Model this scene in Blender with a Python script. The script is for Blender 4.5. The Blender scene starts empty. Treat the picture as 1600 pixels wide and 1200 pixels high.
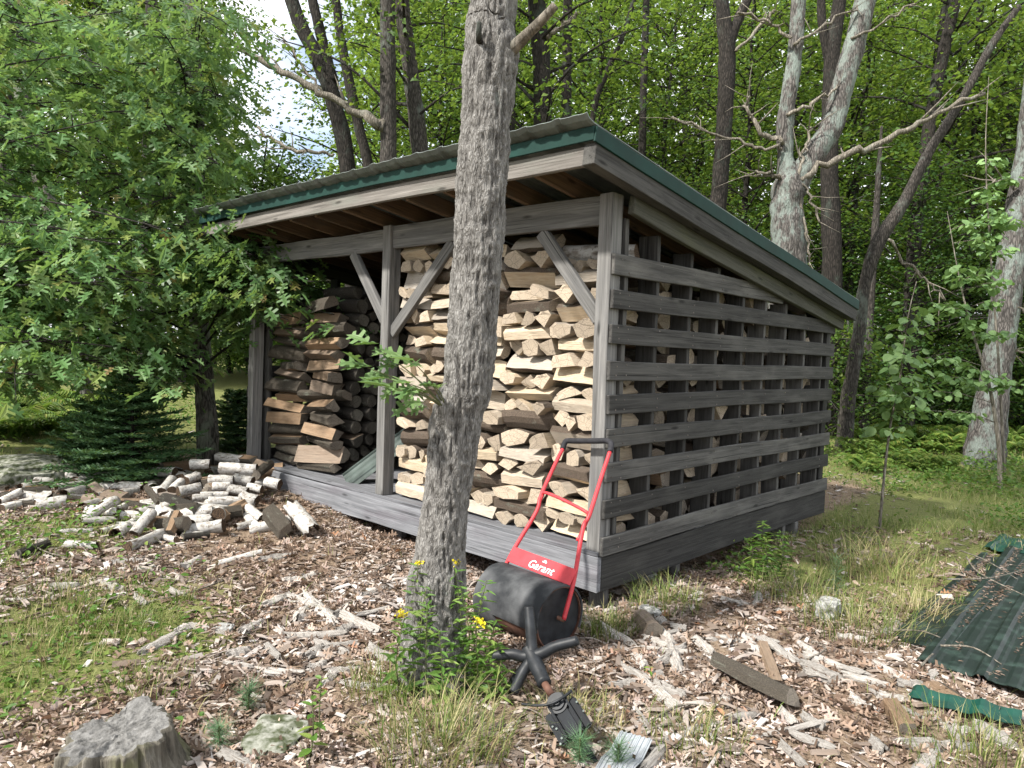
import bpy, bmesh, math, random
import numpy as np
from mathutils import Vector, Matrix
random.seed(7); RNG = np.random.default_rng(11); U = random.uniform
SC = bpy.context.scene; COL = SC.collection

# ------------------------------------------------------------------ camera
F, CH = 1147.0, 1.45                                   # focal length in photo pixels, camera height
RM = np.array([[0.72712252, 0.0566662, -0.68416503],
               [0.68551464, -0.00634689, 0.72803118],
               [0.03691244, -0.99837301, -0.04346048]])  # photo right/down/forward -> world (axes of the shed)
cd = bpy.data.cameras.new('camera'); cam = bpy.data.objects.new('camera', cd); COL.objects.link(cam)
cd.sensor_width = 36; cd.lens = F / 1600 * 36; cd.clip_end = 1500; cd.clip_start = 0.05
M = Matrix.Identity(4)
for i in range(3):
    M[i][0] = RM[i, 0]; M[i][1] = -RM[i, 1]; M[i][2] = -RM[i, 2]
M[2][3] = CH
cam.matrix_world = M
SC.camera = cam

# ------------------------------------------------------------------ sky, sun, exposure
SUN_EL, SUN_AZ = math.radians(47), math.atan2(-0.22, -0.975)
w = bpy.data.worlds.new('World'); SC.world = w; w.use_nodes = True
nt = w.node_tree; bg = nt.nodes['Background']
sky = nt.nodes.new('ShaderNodeTexSky'); sky.sky_type = 'NISHITA'; sky.sun_disc = False
sky.sun_elevation = SUN_EL; sky.sun_rotation = SUN_AZ; sky.air_density = 1.0; sky.dust_density = 1.5
tc = nt.nodes.new('ShaderNodeTexCoord'); nz = nt.nodes.new('ShaderNodeTexNoise')
nz.inputs['Scale'].default_value = 2.6; nz.inputs['Detail'].default_value = 5
rp = nt.nodes.new('ShaderNodeValToRGB'); rp.color_ramp.elements[0].position = 0.30; rp.color_ramp.elements[1].position = 0.44
mx = nt.nodes.new('ShaderNodeMix'); mx.data_type = 'RGBA'
nt.links.new(tc.outputs['Generated'], nz.inputs['Vector']); nt.links.new(nz.outputs['Fac'], rp.inputs[0])
nt.links.new(rp.outputs[0], mx.inputs['Factor']); nt.links.new(sky.outputs[0], mx.inputs['A'])
mx.inputs['B'].default_value = (7.4, 7.6, 7.9, 1)
nt.links.new(mx.outputs['Result'], bg.inputs['Color']); bg.inputs['Strength'].default_value = 0.095
sd = bpy.data.lights.new('sun', 'SUN'); sun = bpy.data.objects.new('sun', sd); COL.objects.link(sun)
sd.energy = 3.8; sd.angle = math.radians(3); sd.color = (1.0, 0.95, 0.87)
sv = Vector((math.sin(SUN_AZ) * math.cos(SUN_EL), math.cos(SUN_AZ) * math.cos(SUN_EL), math.sin(SUN_EL)))
sun.rotation_euler = sv.to_track_quat('Z', 'Y').to_euler()
vs = SC.view_settings; vs.view_transform = 'Standard'; vs.look = 'None'; vs.exposure = 1.38; vs.gamma = 1
SC.render.engine = 'CYCLES'; SC.cycles.max_bounces = 5; SC.cycles.diffuse_bounces = 3
SC.cycles.transmission_bounces = 3; SC.cycles.glossy_bounces = 2; SC.cycles.use_denoising = True; SC.cycles.use_adaptive_sampling = True; SC.cycles.adaptive_threshold = .018

# ------------------------------------------------------------------ helpers
def sst(a, b, x):
    t = np.clip((x - a) / (b - a), 0, 1); return t * t * (3 - 2 * t)
def hz(x, y):                                            # height of the ground
    x = np.asarray(x, float); y = np.asarray(y, float)
    h = 0.10 * sst(3.2, 6.5, -x) + 0.16 * sst(7, 12, -x)
    h = h + 0.018 * np.sin(2.1 * x + 1.3 * y) * np.sin(1.7 * y - .6 * x + 1) + 0.010 * np.sin(5.3 * x + .4) * np.sin(4.7 * y + 2)
    h = h - .10 * sst(-5.6, -4.6, x) * (1 - sst(-2.62, -2.30, x)) * sst(3.30, 3.62, y) * (1 - sst(6.9, 7.2, y))
    far = sst(8, 30, np.hypot(x, y)); h = h + far * (0.25 * np.sin(.31 * x + 1) * np.sin(.27 * y + 2))
    return h
def ray(px, py):
    return RM @ np.array([px - 800, py - 600, F]) / F
def PX(px, py, d): return np.array([0, 0, CH]) + d * ray(px, py)
def PL(px, py, ax, v):
    r = ray(px, py); o = np.array([0, 0, CH]); return o + r * (v - o[ax]) / r[ax]
def GP(px, py, dz=0.0):
    z = 0.0
    for _ in range(6):
        p = PL(px, py, 2, z); z = float(hz(p[0], p[1])) + dz
    return p
def fdepth(p): return float(RM[:, 2] @ (np.asarray(p) - np.array([0, 0, CH])))
def topix(p):                                            # (N,3) -> photo pixels, forward depth
    c = (np.asarray(p) - np.array([0, 0, CH])) @ RM
    return c[..., 0] / c[..., 2] * F + 800, c[..., 1] / c[..., 2] * F + 600, c[..., 2]

def vn(p):                                               # value noise 0..1, p (N,3)
    p = np.asarray(p, float); i = np.floor(p).astype(np.int64); f = p - i; f = f * f * (3 - 2 * f)
    def hsh(a, b, c):
        h = (a * 374761393 + b * 668265263 + c * 2147483647 + 1013904223) & 0xffffffff
        h = ((h ^ (h >> 13)) * 1274126177) & 0xffffffff
        return ((h ^ (h >> 16)) & 0xffff) / 65535.0
    r = 0
    for a in (0, 1):
        wa = f[:, 0] if a else 1 - f[:, 0]
        for b in (0, 1):
            wb = f[:, 1] if b else 1 - f[:, 1]
            for c in (0, 1):
                wc = f[:, 2] if c else 1 - f[:, 2]
                r = r + wa * wb * wc * hsh(i[:, 0] + a, i[:, 1] + b, i[:, 2] + c)
    return r

def mesh(name, V, faces, mats=(), mi=None, smooth=False):
    """V (N,3); faces: list of int arrays (M,K), each block one polygon size; mi: list of material index arrays per block"""
    me = bpy.data.meshes.new(name); V = np.ascontiguousarray(V, dtype=np.float32)
    blocks = [np.asarray(f, dtype=np.int32) for f in faces if len(f)]
    me.vertices.add(len(V)); me.vertices.foreach_set('co', V.ravel())
    loops = np.concatenate([b.ravel() for b in blocks]); tot = np.concatenate([np.full(len(b), b.shape[1], np.int32) for b in blocks])
    me.loops.add(len(loops)); me.loops.foreach_set('vertex_index', loops)
    me.polygons.add(len(tot)); st = np.zeros(len(tot), np.int32); st[1:] = np.cumsum(tot)[:-1]
    me.polygons.foreach_set('loop_start', st); me.polygons.foreach_set('loop_total', tot)
    if mi is not None: me.polygons.foreach_set('material_index', np.concatenate(mi).astype(np.int32))
    me.polygons.foreach_set('use_smooth', np.full(len(tot), bool(smooth)))
    for m in mats: me.materials.append(m)
    me.update(calc_edges=True); me.validate()
    return me
class MB:                                                # collects pieces of one mesh
    def __init__(s): s.V = []; s.F = {}; s.I = {}; s.n = 0
    def add(s, V, F, m=0):
        V = np.asarray(V, float); s.V.append(V)
        for f in F:
            s.F.setdefault(len(f), []).append(np.asarray(f) + s.n); s.I.setdefault(len(f), []).append(m)
        s.n += len(V)
    def addn(s, V, Q, m=0):
        Q = np.asarray(Q); k = Q.shape[1]; s.V.append(np.asarray(V, float))
        s.F.setdefault(k, []).extend(list(Q + s.n)); s.I.setdefault(k, []).extend([m] * len(Q)); s.n += len(V)
    def mesh(s, name, mats, smooth=False):
        ks = list(s.F); return mesh(name, np.concatenate(s.V), [np.array(s.F[k]) for k in ks], mats, [np.array(s.I[k]) for k in ks], smooth)
def link(name, me, parent=None, mat=None):
    o = bpy.data.objects.new(name, me); COL.objects.link(o)
    if parent is not None: o.parent = parent
    if mat is not None and me is not None and not me.materials: me.materials.append(mat)
    return o
def tag(o, label=None, cat=None, group=None, kind=None):
    for k, v in (('label', label), ('category', cat), ('group', group), ('kind', kind)):
        if v: o[k] = v
    return o
def empty(name, loc=(0, 0, 0), rz=0):
    o = bpy.data.objects.new(name, None); COL.objects.link(o); o.location = loc; o.rotation_euler = (0, 0, rz); o.empty_display_size = .2
    return o

def smoothpts(P, n):
    P = np.asarray(P, float); k = len(P); out = []
    for i in range(k - 1):
        p0 = P[max(i - 1, 0)]; p1 = P[i]; p2 = P[i + 1]; p3 = P[min(i + 2, k - 1)]
        for t in np.linspace(0, 1, n, endpoint=False):
            out.append(.5 * ((2 * p1) + (-p0 + p2) * t + (2 * p0 - 5 * p1 + 4 * p2 - p3) * t * t + (-p0 + 3 * p1 - 3 * p2 + p3) * t ** 3))
    out.append(P[-1]); return np.array(out)
def tube(P, R, n=8, rough=0.0, cap=True, seed=0):
    P = np.asarray(P, float); R = np.broadcast_to(np.asarray(R, float), (len(P),)).copy(); m = len(P)
    T = np.gradient(P, axis=0); T /= np.linalg.norm(T, axis=1)[:, None] + 1e-9
    ref = np.eye(3)[np.argmin(np.abs(T).mean(0))]
    A = np.cross(T, ref); A /= np.linalg.norm(A, axis=1)[:, None]; B = np.cross(T, A)
    th = np.arange(n) / n * 2 * math.pi
    ring = np.cos(th)[None, :, None] * A[:, None] + np.sin(th)[None, :, None] * B[:, None]
    rr = R[:, None] * np.ones((1, n))
    if rough:
        q = (P[:, None] + ring * R[:, None, None]).reshape(-1, 3)
        rr = rr * (1 + rough * (2 * vn(q * 7 + seed * 17.3) - 1).reshape(m, n) + rough * .6 * (2 * vn(q * 21 + seed) - 1).reshape(m, n))
    V = (P[:, None] + ring * rr[..., None]).reshape(-1, 3)
    i = np.arange(m - 1)[:, None] * n; j = np.arange(n)[None]; j2 = (j + 1) % n
    Q = np.stack([i + j, i + j2, i + n + j2, i + n + j], -1).reshape(-1, 4)
    caps = [list(range(n))[::-1], [(m - 1) * n + k for k in range(n)]] if cap else []
    return V, Q, caps
def addtube(mb, P, R, n=8, rough=0.0, m=0, cm=None, seed=0):
    V, Q, caps = tube(P, R, n, rough, True, seed); base = mb.n
    mb.addn(V, Q, m)
    for c in caps: mb.F.setdefault(n, []).append(np.array(c) + base); mb.I.setdefault(n, []).append(m if cm is None else cm)

def frames(D, N):                                         # rotation matrices with x along D, z near N
    D = D / (np.linalg.norm(D, axis=1)[:, None] + 1e-9); Yv = np.cross(N, D); Yv /= np.linalg.norm(Yv, axis=1)[:, None] + 1e-9
    Z = np.cross(D, Yv); return np.stack([D, Yv, Z], -1)
def scatter(name, TV, TF, pos, rot, scl, mats=(), smooth=False):
    TV = np.asarray(TV, float); k = len(TV); n = len(pos); scl = np.asarray(scl, float)
    if scl.ndim == 1: scl = scl[:, None] * np.ones((1, 3))
    V = pos[:, None] + np.einsum('nij,nkj->nki', rot, TV[None] * scl[:, None])
    off = (np.arange(n) * k)[:, None, None]; by = {}
    for f in TF: by.setdefault(len(f), []).append(f)
    blocks = [(off + np.array(fs)[None]).reshape(-1, kk) for kk, fs in by.items()]
    return mesh(name, V.reshape(-1, 3), blocks, mats, None, smooth)
def rdir(n, up=0.0, spread=1.0):
    a = RNG.uniform(0, 2 * math.pi, n); z = RNG.normal(up, spread, n) if spread else np.full(n, up)
    v = np.stack([np.cos(a), np.sin(a), z], -1); return v / np.linalg.norm(v, axis=1)[:, None]
def unorm(n, tilt):
    v = np.stack([RNG.normal(0, tilt, n), RNG.normal(0, tilt, n), np.ones(n)], -1); return v / np.linalg.norm(v, axis=1)[:, None]

# ------------------------------------------------------------------ materials
class NT:
    def __init__(s, name):
        s.m = bpy.data.materials.new(name); s.m.use_nodes = True; s.t = s.m.node_tree; s.p = s.t.nodes['Principled BSDF']
        s.out = s.t.nodes['Material Output']; s.p.inputs['Specular IOR Level'].default_value = .25
    def n(s, ty, **k):
        x = s.t.nodes.new('ShaderNode' + ty)
        for a, v in k.items():
            if a in x.inputs: x.inputs[a].default_value = v
            else: setattr(x, a, v)
        return x
    def l(s, a, b): s.t.links.new(a, b)
    def coord(s, scale=(1, 1, 1), rnd=True, src='Object'):
        c = s.n('TexCoord'); mp = s.n('Mapping'); mp.inputs['Scale'].default_value = scale
        if rnd:
            oi = s.n('ObjectInfo'); ad = s.n('VectorMath', operation='MULTIPLY_ADD'); s.l(oi.outputs['Random'], ad.inputs[0])
            ad.inputs[1].default_value = (37, 53, 71); s.l(c.outputs[src], ad.inputs[2]); s.l(ad.outputs[0], mp.inputs[0])
        else: s.l(c.outputs[src], mp.inputs[0])
        return mp.outputs[0]
    def noise(s, vec, scale, detail=4, rough=.55, dist=0):
        x = s.n('TexNoise', Scale=scale, Detail=detail, Roughness=rough, Distortion=dist); s.l(vec, x.inputs['Vector']); return x.outputs['Fac']
    def ramp(s, fac, stops):
        x = s.n('ValToRGB'); cr = x.color_ramp
        while len(cr.elements) < len(stops): cr.elements.new(.5)
        for e, (p, c) in zip(cr.elements, stops): e.position = p; e.color = (*c, 1) if len(c) == 3 else c
        s.l(fac, x.inputs[0]); return x.outputs[0]
    def mix(s, f, a, b, mode='MIX'):
        x = s.n('Mix', data_type='RGBA', blend_type=mode)
        for sock, v in ((x.inputs[0], f), (x.inputs[6], a), (x.inputs[7], b)):
            if isinstance(v, (int, float)): sock.default_value = v
            elif isinstance(v, tuple): sock.default_value = (*v, 1)
            else: s.l(v, sock)
        return x.outputs[2]
    def bump(s, h, strength=.4, dist=.01):
        x = s.n('Bump', Strength=strength, Distance=dist); s.l(h, x.inputs['Height']); s.l(x.outputs[0], s.p.inputs['Normal'])
    def col(s, c): s.l(c, s.p.inputs['Base Color'])
    def tone(s, c, lo=.75, hi=1.2):                        # per-object lightness
        oi = s.n('ObjectInfo'); mr = s.n('MapRange'); mr.inputs[3].default_value = lo; mr.inputs[4].default_value = hi
        s.l(oi.outputs['Random'], mr.inputs[0]); cb = s.n('CombineColor')
        for k in range(3): s.l(mr.outputs[0], cb.inputs[k])
        return s.mix(1.0, c, cb.outputs[0], 'MULTIPLY')
    def rough(s, r): s.p.inputs['Roughness'].default_value = r; return s

def wood_grey(name, dark, light, tint, lo=.8, hi=1.15):
    s = NT(name).rough(.85); v = s.coord((1.1, 26, 26)); g = s.noise(v, 1.6, 7, .65, .6)
    c = s.ramp(g, [(.28, dark), (.5, tuple((a + b) / 2 for a, b in zip(dark, light))), (.72, light)])
    st = s.noise(s.coord((1.3, 5, 5)), 1.7, 4); c = s.mix(s.ramp(st, [(.5, (0, 0, 0)), (.72, (.7, .7, .7))]), c, tint)
    vo = s.n('TexVoronoi', Scale=1.0); s.l(s.coord((2.3, 9, 9)), vo.inputs['Vector'])
    c = s.mix(s.ramp(vo.outputs['Distance'], [(.05, (.85, .85, .85)), (.13, (0, 0, 0))]), c, tuple(a * .45 for a in dark))
    ck = s.noise(s.coord((.7, 48, 48)), 1.0, 3, .6, 1.0); c = s.mix(s.ramp(ck, [(.30, (.85, .85, .85)), (.40, (0, 0, 0))]), c, tuple(a * .35 for a in dark)); hl = s.noise(s.coord((.9, 70, 70)), 1.2, 4, .7); c = s.mix(s.ramp(hl, [(.58, (0, 0, 0)), (.74, (.55, .55, .55))]), c, tuple(min(1, a * 1.5) for a in light))
    s.col(s.tone(c, lo, hi)); s.bump(s.mix(.5, g, ck), .8, .008); return s.m
LO, HI = .7, 1.25
M_WOOD = wood_grey('weathered_grey_wood', (.06, .059, .057), (.215, .211, .205), (.11, .11, .112), .75, 1.25)
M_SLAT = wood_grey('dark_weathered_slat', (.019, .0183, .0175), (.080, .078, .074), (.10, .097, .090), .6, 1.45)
M_MOSSY = wood_grey('mossy_plate_wood', (.03, .031, .025), (.085, .085, .07), (.07, .075, .04))
M_RIM = wood_grey('stained_blue_grey_wood', (.065, .068, .075), (.20, .205, .222), (.085, .075, .088))
M_RAFT = wood_grey('brown_rafter_wood', (.045, .028, .016), (.13, .085, .05), (.07, .06, .05))
M_FASC = wood_grey('fascia_wood', (.075, .068, .06), (.22, .205, .19), (.13, .14, .12))

def simple(name, c, rough=.6, metal=0.0, var=.25, scale=6, bump=0.0, c2=None, lo=.4, hi=.7):
    s = NT(name).rough(rough); v = s.coord(); g = s.noise(v, scale, 5)
    s.col(s.ramp(g, [(lo, tuple(x * (1 - var) for x in c)), (hi, c2 or tuple(min(1, x * (1 + var)) for x in c))])); s.p.inputs['Metallic'].default_value = metal
    if bump: s.bump(g, bump, .01)
    return s.m
M_GREEN = simple('green_painted_trim', (.004, .030, .024), .7, 0, .2, 5)
M_ROOF = simple('grey_green_roof_steel', (.13, .15, .14), .5, .2, .25, 4)
M_SHEET = simple('dark_green_roof_steel', (.010, .022, .018), .5, 0, .45, 9, c2=(.035, .06, .05), lo=.5, hi=.8)
M_SHEETG = simple('bright_green_roof_steel', (.006, .045, .032), .45, 0, .3, 9)
M_STRIP = simple('dull_green_strip', (.05, .065, .06), .4, .3, .4, 6)
M_NAIL = simple('dull_nail', (.16, .14, .125), .6, .2, .4, 30)
M_RED = simple('worn_red_paint', (.46, .040, .050), .45, 0, .18, 14)
M_BLACK = simple('black_plastic', (.016, .018, .021), .5, 0, .35, 20)
M_GRIP = simple('black_foam_grip', (.022, .022, .026), .8, 0, .3, 40, .2)
M_WHITE = simple('white_print', (.85, .85, .84), .6, 0, .04)
M_RUST = simple('rusty_brown_steel', (.10, .045, .03), .75, .1, .5, 9, .15, c2=(.16, .085, .06))
M_RUBBER = simple('dusty_rubber_mat', (.030, .033, .037), .85, 0, .35, 7, .25, c2=(.085, .088, .092))
M_STEEL = simple('black_pressed_steel', (.007, .009, .012), .7, .0, .4, 9)
M_GALV = simple('weathered_ribbed_panel', (.26, .28, .30), .7, 0, .25, 9, .2)

def bark(name, dark, light, lichen, amt, zs=.22, scale=26, bumpd=.03, lsc=3.0):
    s = NT(name).rough(.92); v0 = s.coord((1, 1, zs)); dn = s.n('TexNoise', Scale=scale * .5, Detail=4); s.l(v0, dn.inputs['Vector']); va = s.n('VectorMath', operation='MULTIPLY_ADD'); s.l(dn.outputs['Color'], va.inputs[0]); va.inputs[1].default_value = (.06, .06, .06); s.l(v0, va.inputs[2]); v = va.outputs[0]; g = s.noise(v, scale * 1.5, 8, .72, .3)
    vo = s.n('TexVoronoi', feature='DISTANCE_TO_EDGE', Scale=scale * 1.3); s.l(v, vo.inputs['Vector'])
    cr = s.ramp(vo.outputs['Distance'], [(.0, (0, 0, 0)), (.32, (1, 1, 1))]); h = s.mix(.28, g, cr)
    c = s.ramp(h, [(.34, dark), (.68, light)])
    li = s.noise(s.coord((1, 1, .5)), lsc, 6, .7); c = s.mix(s.ramp(li, [(.56 - amt, (0, 0, 0)), (.66 - amt, (.85, .85, .85))]), c, lichen)
    s.col(s.tone(c, .85, 1.12)); s.bump(h, .9, bumpd); return s.m
M_BARK = bark('grey_brown_bark', (.016, .014, .012), (.085, .075, .067), (.10, .115, .10), .0)
M_BARKD = bark('dark_bark', (.009, .008, .007), (.046, .039, .034), (.05, .06, .05), .0)
M_BARKO = bark('pale_oak_bark', (.03, .028, .024), (.17, .155, .135), (.20, .22, .17), .05, lsc=6)
M_BARKP = bark('pale_lichen_bark', (.035, .032, .03), (.17, .155, .145), (.19, .225, .205), .08, lsc=5)
M_DEAD = bark('bare_dead_branch', (.10, .088, .07), (.28, .25, .21), (.20, .20, .17), .0, .15)

def hero_bark():
    s = NT('rough_maple_bark').rough(.95); v0 = s.coord((1, 1, .30), False); dn = s.n('TexNoise', Scale=34, Detail=3); s.l(v0, dn.inputs['Vector']); va = s.n('VectorMath', operation='MULTIPLY_ADD'); s.l(dn.outputs['Color'], va.inputs[0]); va.inputs[1].default_value = (.02, .02, .02); s.l(v0, va.inputs[2]); v = va.outputs[0]
    vo = s.n('TexVoronoi', feature='DISTANCE_TO_EDGE', Scale=105); s.l(v, vo.inputs['Vector'])
    g = s.noise(v, 70, 6, .7); cr = s.ramp(vo.outputs['Distance'], [(0, (0, 0, 0)), (.30, (1, 1, 1))]); h = s.mix(.68, cr, g)
    at = s.n('Attribute', attribute_name='ridge'); h2 = s.mix(.5, h, at.outputs['Fac'])
    c = s.ramp(h2, [(.24, (.022, .020, .019)), (.42, (.080, .076, .071)), (.58, (.155, .149, .141)), (.78, (.25, .243, .232))])
    li = s.noise(s.coord((1, 1, .55), False), 4.5, 6, .75); c = s.mix(s.ramp(li, [(.60, (0, 0, 0)), (.70, (.6, .6, .6))]), c, (.19, .22, .20))
    mo = s.noise(s.coord((1, 1, .9), False), 3.1, 5, .6); c = s.mix(s.ramp(mo, [(.70, (0, 0, 0)), (.76, (.8, .8, .8))]), c, (.07, .075, .03))
    s.col(c); s.bump(h, 1.0, .012); return s.m
M_HERO = hero_bark()

def logmats(tag_, woodc, endc, barkc, k=1.0):
    s = NT(tag_ + '_split_face').rough(.8); v = s.coord((2, 30, 30)); g = s.noise(v, 1.3, 6, .6, .5)
    c = s.ramp(g, [(.3, tuple(x * .62 for x in woodc)), (.5, woodc), (.72, tuple(min(1, x * 1.22) for x in woodc))])
    b = s.noise(s.coord((3, 3, 3)), 1.5, 4); c = s.mix(s.ramp(b, [(.5, (0, 0, 0)), (.75, (.6, .6, .6))]), c, tuple(x * y for x, y in zip(woodc, (.85, .74, .62))))
    oi = s.n('ObjectInfo'); mm = s.n('Math', operation='MULTIPLY'); mm.inputs[1].default_value = 13.7; s.l(oi.outputs['Random'], mm.inputs[0]); fr = s.n('Math', operation='FRACT'); s.l(mm.outputs[0], fr.inputs[0]); c = s.mix(s.ramp(fr.outputs[0], [(.35, (0, 0, 0)), (1, (.75, .75, .75))]), c, tuple(sum(woodc) / 3 * k_ for k_ in (.80, .76, .72)))
    ck = s.noise(s.coord((1.2, 60, 60)), 1.0, 2, .5, 1.2); c = s.mix(s.ramp(ck, [(.28, (.8, .8, .8)), (.36, (0, 0, 0))]), c, tuple(x * .3 for x in woodc))
    s.col(s.tone(c, .68, 1.2)); s.bump(g, .8, .02); a1 = s.m
    s = NT(tag_ + '_end_grain').rough(.9); v = s.coord((1, 1, 1)); g = s.noise(v, 26, 5, .7); vo = s.n('TexVoronoi', Scale=9); s.l(v, vo.inputs['Vector'])
    c = s.ramp(g, [(.3, tuple(x * .45 for x in endc)), (.55, endc), (.75, tuple(min(1, x * 1.35) for x in endc))])
    wv = s.n('TexWave', wave_type='RINGS', rings_direction='X', Scale=5.5, Distortion=2.5, Detail=3); s.l(s.coord((.2, 1, 1), False), wv.inputs['Vector']); c = s.mix(s.ramp(wv.outputs['Fac'], [(.2, (0, 0, 0)), (.9, (.35, .35, .35))]), c, tuple(x * .55 for x in endc)); vc = s.n('TexVoronoi', feature='DISTANCE_TO_EDGE', Scale=2.6); s.l(s.coord((.3, 1, 1)), vc.inputs['Vector']); c = s.mix(s.ramp(vc.outputs['Distance'], [(.0, (.8, .8, .8)), (.035, (0, 0, 0))]), c, tuple(x * .25 for x in endc)); s.col(s.tone(c, .65, 1.25)); s.bump(g, .5, .01); a2 = s.m
    a3 = bark(tag_ + '_log_bark', tuple(x * .4 for x in barkc), barkc, (.2, .21, .17), -.02, 1, 24, .02)
    return [a3, a1, a2]
LM_FRESH = logmats('fresh', (.57, .465, .335), (.44, .365, .28), (.20, .155, .12))
LM_OLD = logmats('old', (.30, .205, .13), (.22, .19, .155), (.14, .12, .095))
LM_DARK = logmats('dark_shaded', (.16, .12, .085), (.13, .12, .10), (.07, .062, .052))  # dark grey logs; shade of the shed's inside put into the colour
def birchmat():
    s = NT('white_birch_bark').rough(.75); v = s.coord((1.6, 1, 1))
    wv = s.noise(s.coord((46, 3.5, 3.5)), 1.0, 3, .6); le = s.ramp(wv, [(.60, (0, 0, 0)), (.68, (1, 1, 1))])
    c = s.ramp(s.noise(v, 5, 5), [(.35, (.24, .21, .18)), (.5, (.43, .415, .39)), (.8, (.56, .55, .53))])
    c = s.mix(le, c, (.10, .085, .075)); p = s.noise(s.coord((1, 1, 1)), 3.2, 3); c = s.mix(s.ramp(p, [(.60, (0, 0, 0)), (.68, (.9, .9, .9))]), c, (.11, .09, .075))
    s.col(s.tone(c, .55, 1.1)); s.bump(wv, .25, .004); return s.m
M_BIRCH = birchmat()
M_BIRCHIN = simple('rotten_birch_core', (.035, .025, .018), .95, 0, .6, 16, .4, c2=(.14, .09, .055))
LM_BIRCH = [M_BIRCH, LM_OLD[1], M_BIRCHIN]

def leafmat(name, stops, trans=.35, rough=.5, tcol=None, patch=False):
    s = NT(name).rough(rough); g = s.n('NewGeometry'); c = s.ramp(g.outputs['Random Per Island'], stops)
    if patch:
        pn = s.noise(s.coord((1, 1, 1), False), 1.3, 4, .65); c = s.mix(1.0, c, s.ramp(pn, [(.36, (.64, .57, .53)), (.5, (.91, .87, .87)), (.66, (1.08, 1.08, 1.13))]), 'MULTIPLY')
    c = s.tone(c, .78, 1.25)
    s.col(c); tr = s.n('BsdfTranslucent'); tc_ = s.mix(.6, c, tcol or (.16, .26, .03)); s.l(tc_, tr.inputs['Color'])
    ms = s.n('MixShader', Fac=trans); s.l(s.p.outputs[0], ms.inputs[1]); s.l(tr.outputs[0], ms.inputs[2]); s.l(ms.outputs[0], s.out.inputs['Surface'])
    return s.m
M_LEAF = leafmat('forest_leaf', [(0, (.035, .082, .016)), (.5, (.068, .140, .028)), (.9, (.11, .195, .040)), (1, (.19, .22, .05))], .5, .5, (.22, .31, .035))
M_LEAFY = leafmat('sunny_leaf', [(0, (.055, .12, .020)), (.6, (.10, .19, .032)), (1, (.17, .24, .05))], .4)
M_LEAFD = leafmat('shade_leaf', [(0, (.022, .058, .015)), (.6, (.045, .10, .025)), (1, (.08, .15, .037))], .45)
M_OAK = leafmat('oak_leaf', [(0, (.055, .120, .040)), (.5, (.095, .19, .066)), (.85, (.155, .25, .105)), (.98, (.20, .25, .07)), (1, (.22, .15, .07))], .45, .4, (.20, .30, .05))
M_ASPEN = leafmat('aspen_leaf', [(0, (.09, .17, .06)), (1, (.20, .31, .12))], .35, .45)
M_HERB = leafmat('herb_leaf', [(0, (.05, .12, .02)), (.6, (.09, .17, .03)), (1, (.17, .22, .05))], .35)
M_GOLD = leafmat('goldenrod_leaf', [(0, (.07, .15, .03)), (.6, (.12, .22, .045)), (1, (.20, .27, .07))], .4)
M_GRASS = leafmat('grass_blade', [(0, (.075, .12, .025)), (.5, (.13, .18, .045)), (.75, (.23, .24, .085)), (1, (.40, .35, .19))], .35)
M_DRYG = leafmat('dry_grass_blade', [(0, (.16, .15, .06)), (.5, (.30, .26, .13)), (1, (.42, .36, .22))], .35, .6, (.3, .25, .1))
M_FERN = leafmat('fern_frond', [(0, (.05, .11, .018)), (.6, (.10, .17, .03)), (1, (.20, .21, .05))], .4)
M_FIR = leafmat('fir_needle', [(0, (.028, .070, .030)), (.6, (.05, .11, .045)), (1, (.09, .16, .065))], .25)
M_PINE = leafmat('pine_needle', [(0, (.05, .11, .05)), (1, (.11, .19, .10))], .2)
M_YEL = leafmat('goldenrod_flower', [(0, (.50, .42, .01)), (1, (.72, .62, .03))], .3, .6, (.6, .45, .02))
M_STEM = simple('green_stem', (.10, .11, .05), .7)
M_LITTER = leafmat('dry_leaf', [(0, (.055, .038, .028)), (.2, (.15, .108, .078)), (.5, (.26, .195, .148)), (.78, (.38, .31, .25)), (.95, (.33, .275, .255)), (1, (.28, .15, .08))], .12, .8, (.3, .2, .1), True)
M_CHIP = leafmat('wood_chip', [(0, (.10, .08, .065)), (.4, (.23, .19, .155)), (.75, (.37, .335, .30)), (1, (.48, .46, .43))], .02, .9, (.3, .2, .1), True)
def slabm():
    s = NT('weathered_bark_slab').rough(.92); g = s.noise(s.coord((1.6, 9, 9)), 1.6, 7, .7, .8); c = s.ramp(g, [(.3, (.07, .06, .052)), (.43, (.26, .235, .21)), (.56, (.38, .36, .335)), (.72, (.48, .47, .45))])
    s.col(s.tone(c, .7, 1.15)); s.bump(g, .7, .015); return s.m
M_SLAB = slabm()
M_ROCK = simple('grey_rock', (.24, .24, .23), .9, 0, .4, 34, .7, c2=(.42, .42, .40))
M_MOSSROCK = simple('mossy_rock', (.09, .11, .05), .95, 0, .5, 24, .8, c2=(.28, .28, .25))
def stumpm():
    s = NT('rotted_stump_wood').rough(.95); g = s.noise(s.coord((1, 1, .12), False), 26, 6, .7); c = s.ramp(g, [(.3, (.025, .022, .018)), (.52, (.11, .10, .08)), (.75, (.22, .21, .185))])
    m = s.noise(s.coord((1, 1, 1), False), 6, 4); c = s.mix(s.ramp(m, [(.52, (0, 0, 0)), (.68, (.5, .5, .5))]), c, (.16, .17, .07)); s.col(c); s.bump(g, .8, .02); return s.m
M_STUMP = stumpm()
def stumptop():
    s = NT('grey_stump_top').rough(.95); g = s.noise(s.coord((1, 1, 1), False), 38, 6, .75); s.col(s.ramp(g, [(.3, (.05, .048, .045)), (.5, (.13, .127, .122)), (.75, (.24, .236, .23))])); s.bump(g, .8, .012); return s.m
M_STUMPTOP = stumptop()
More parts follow.
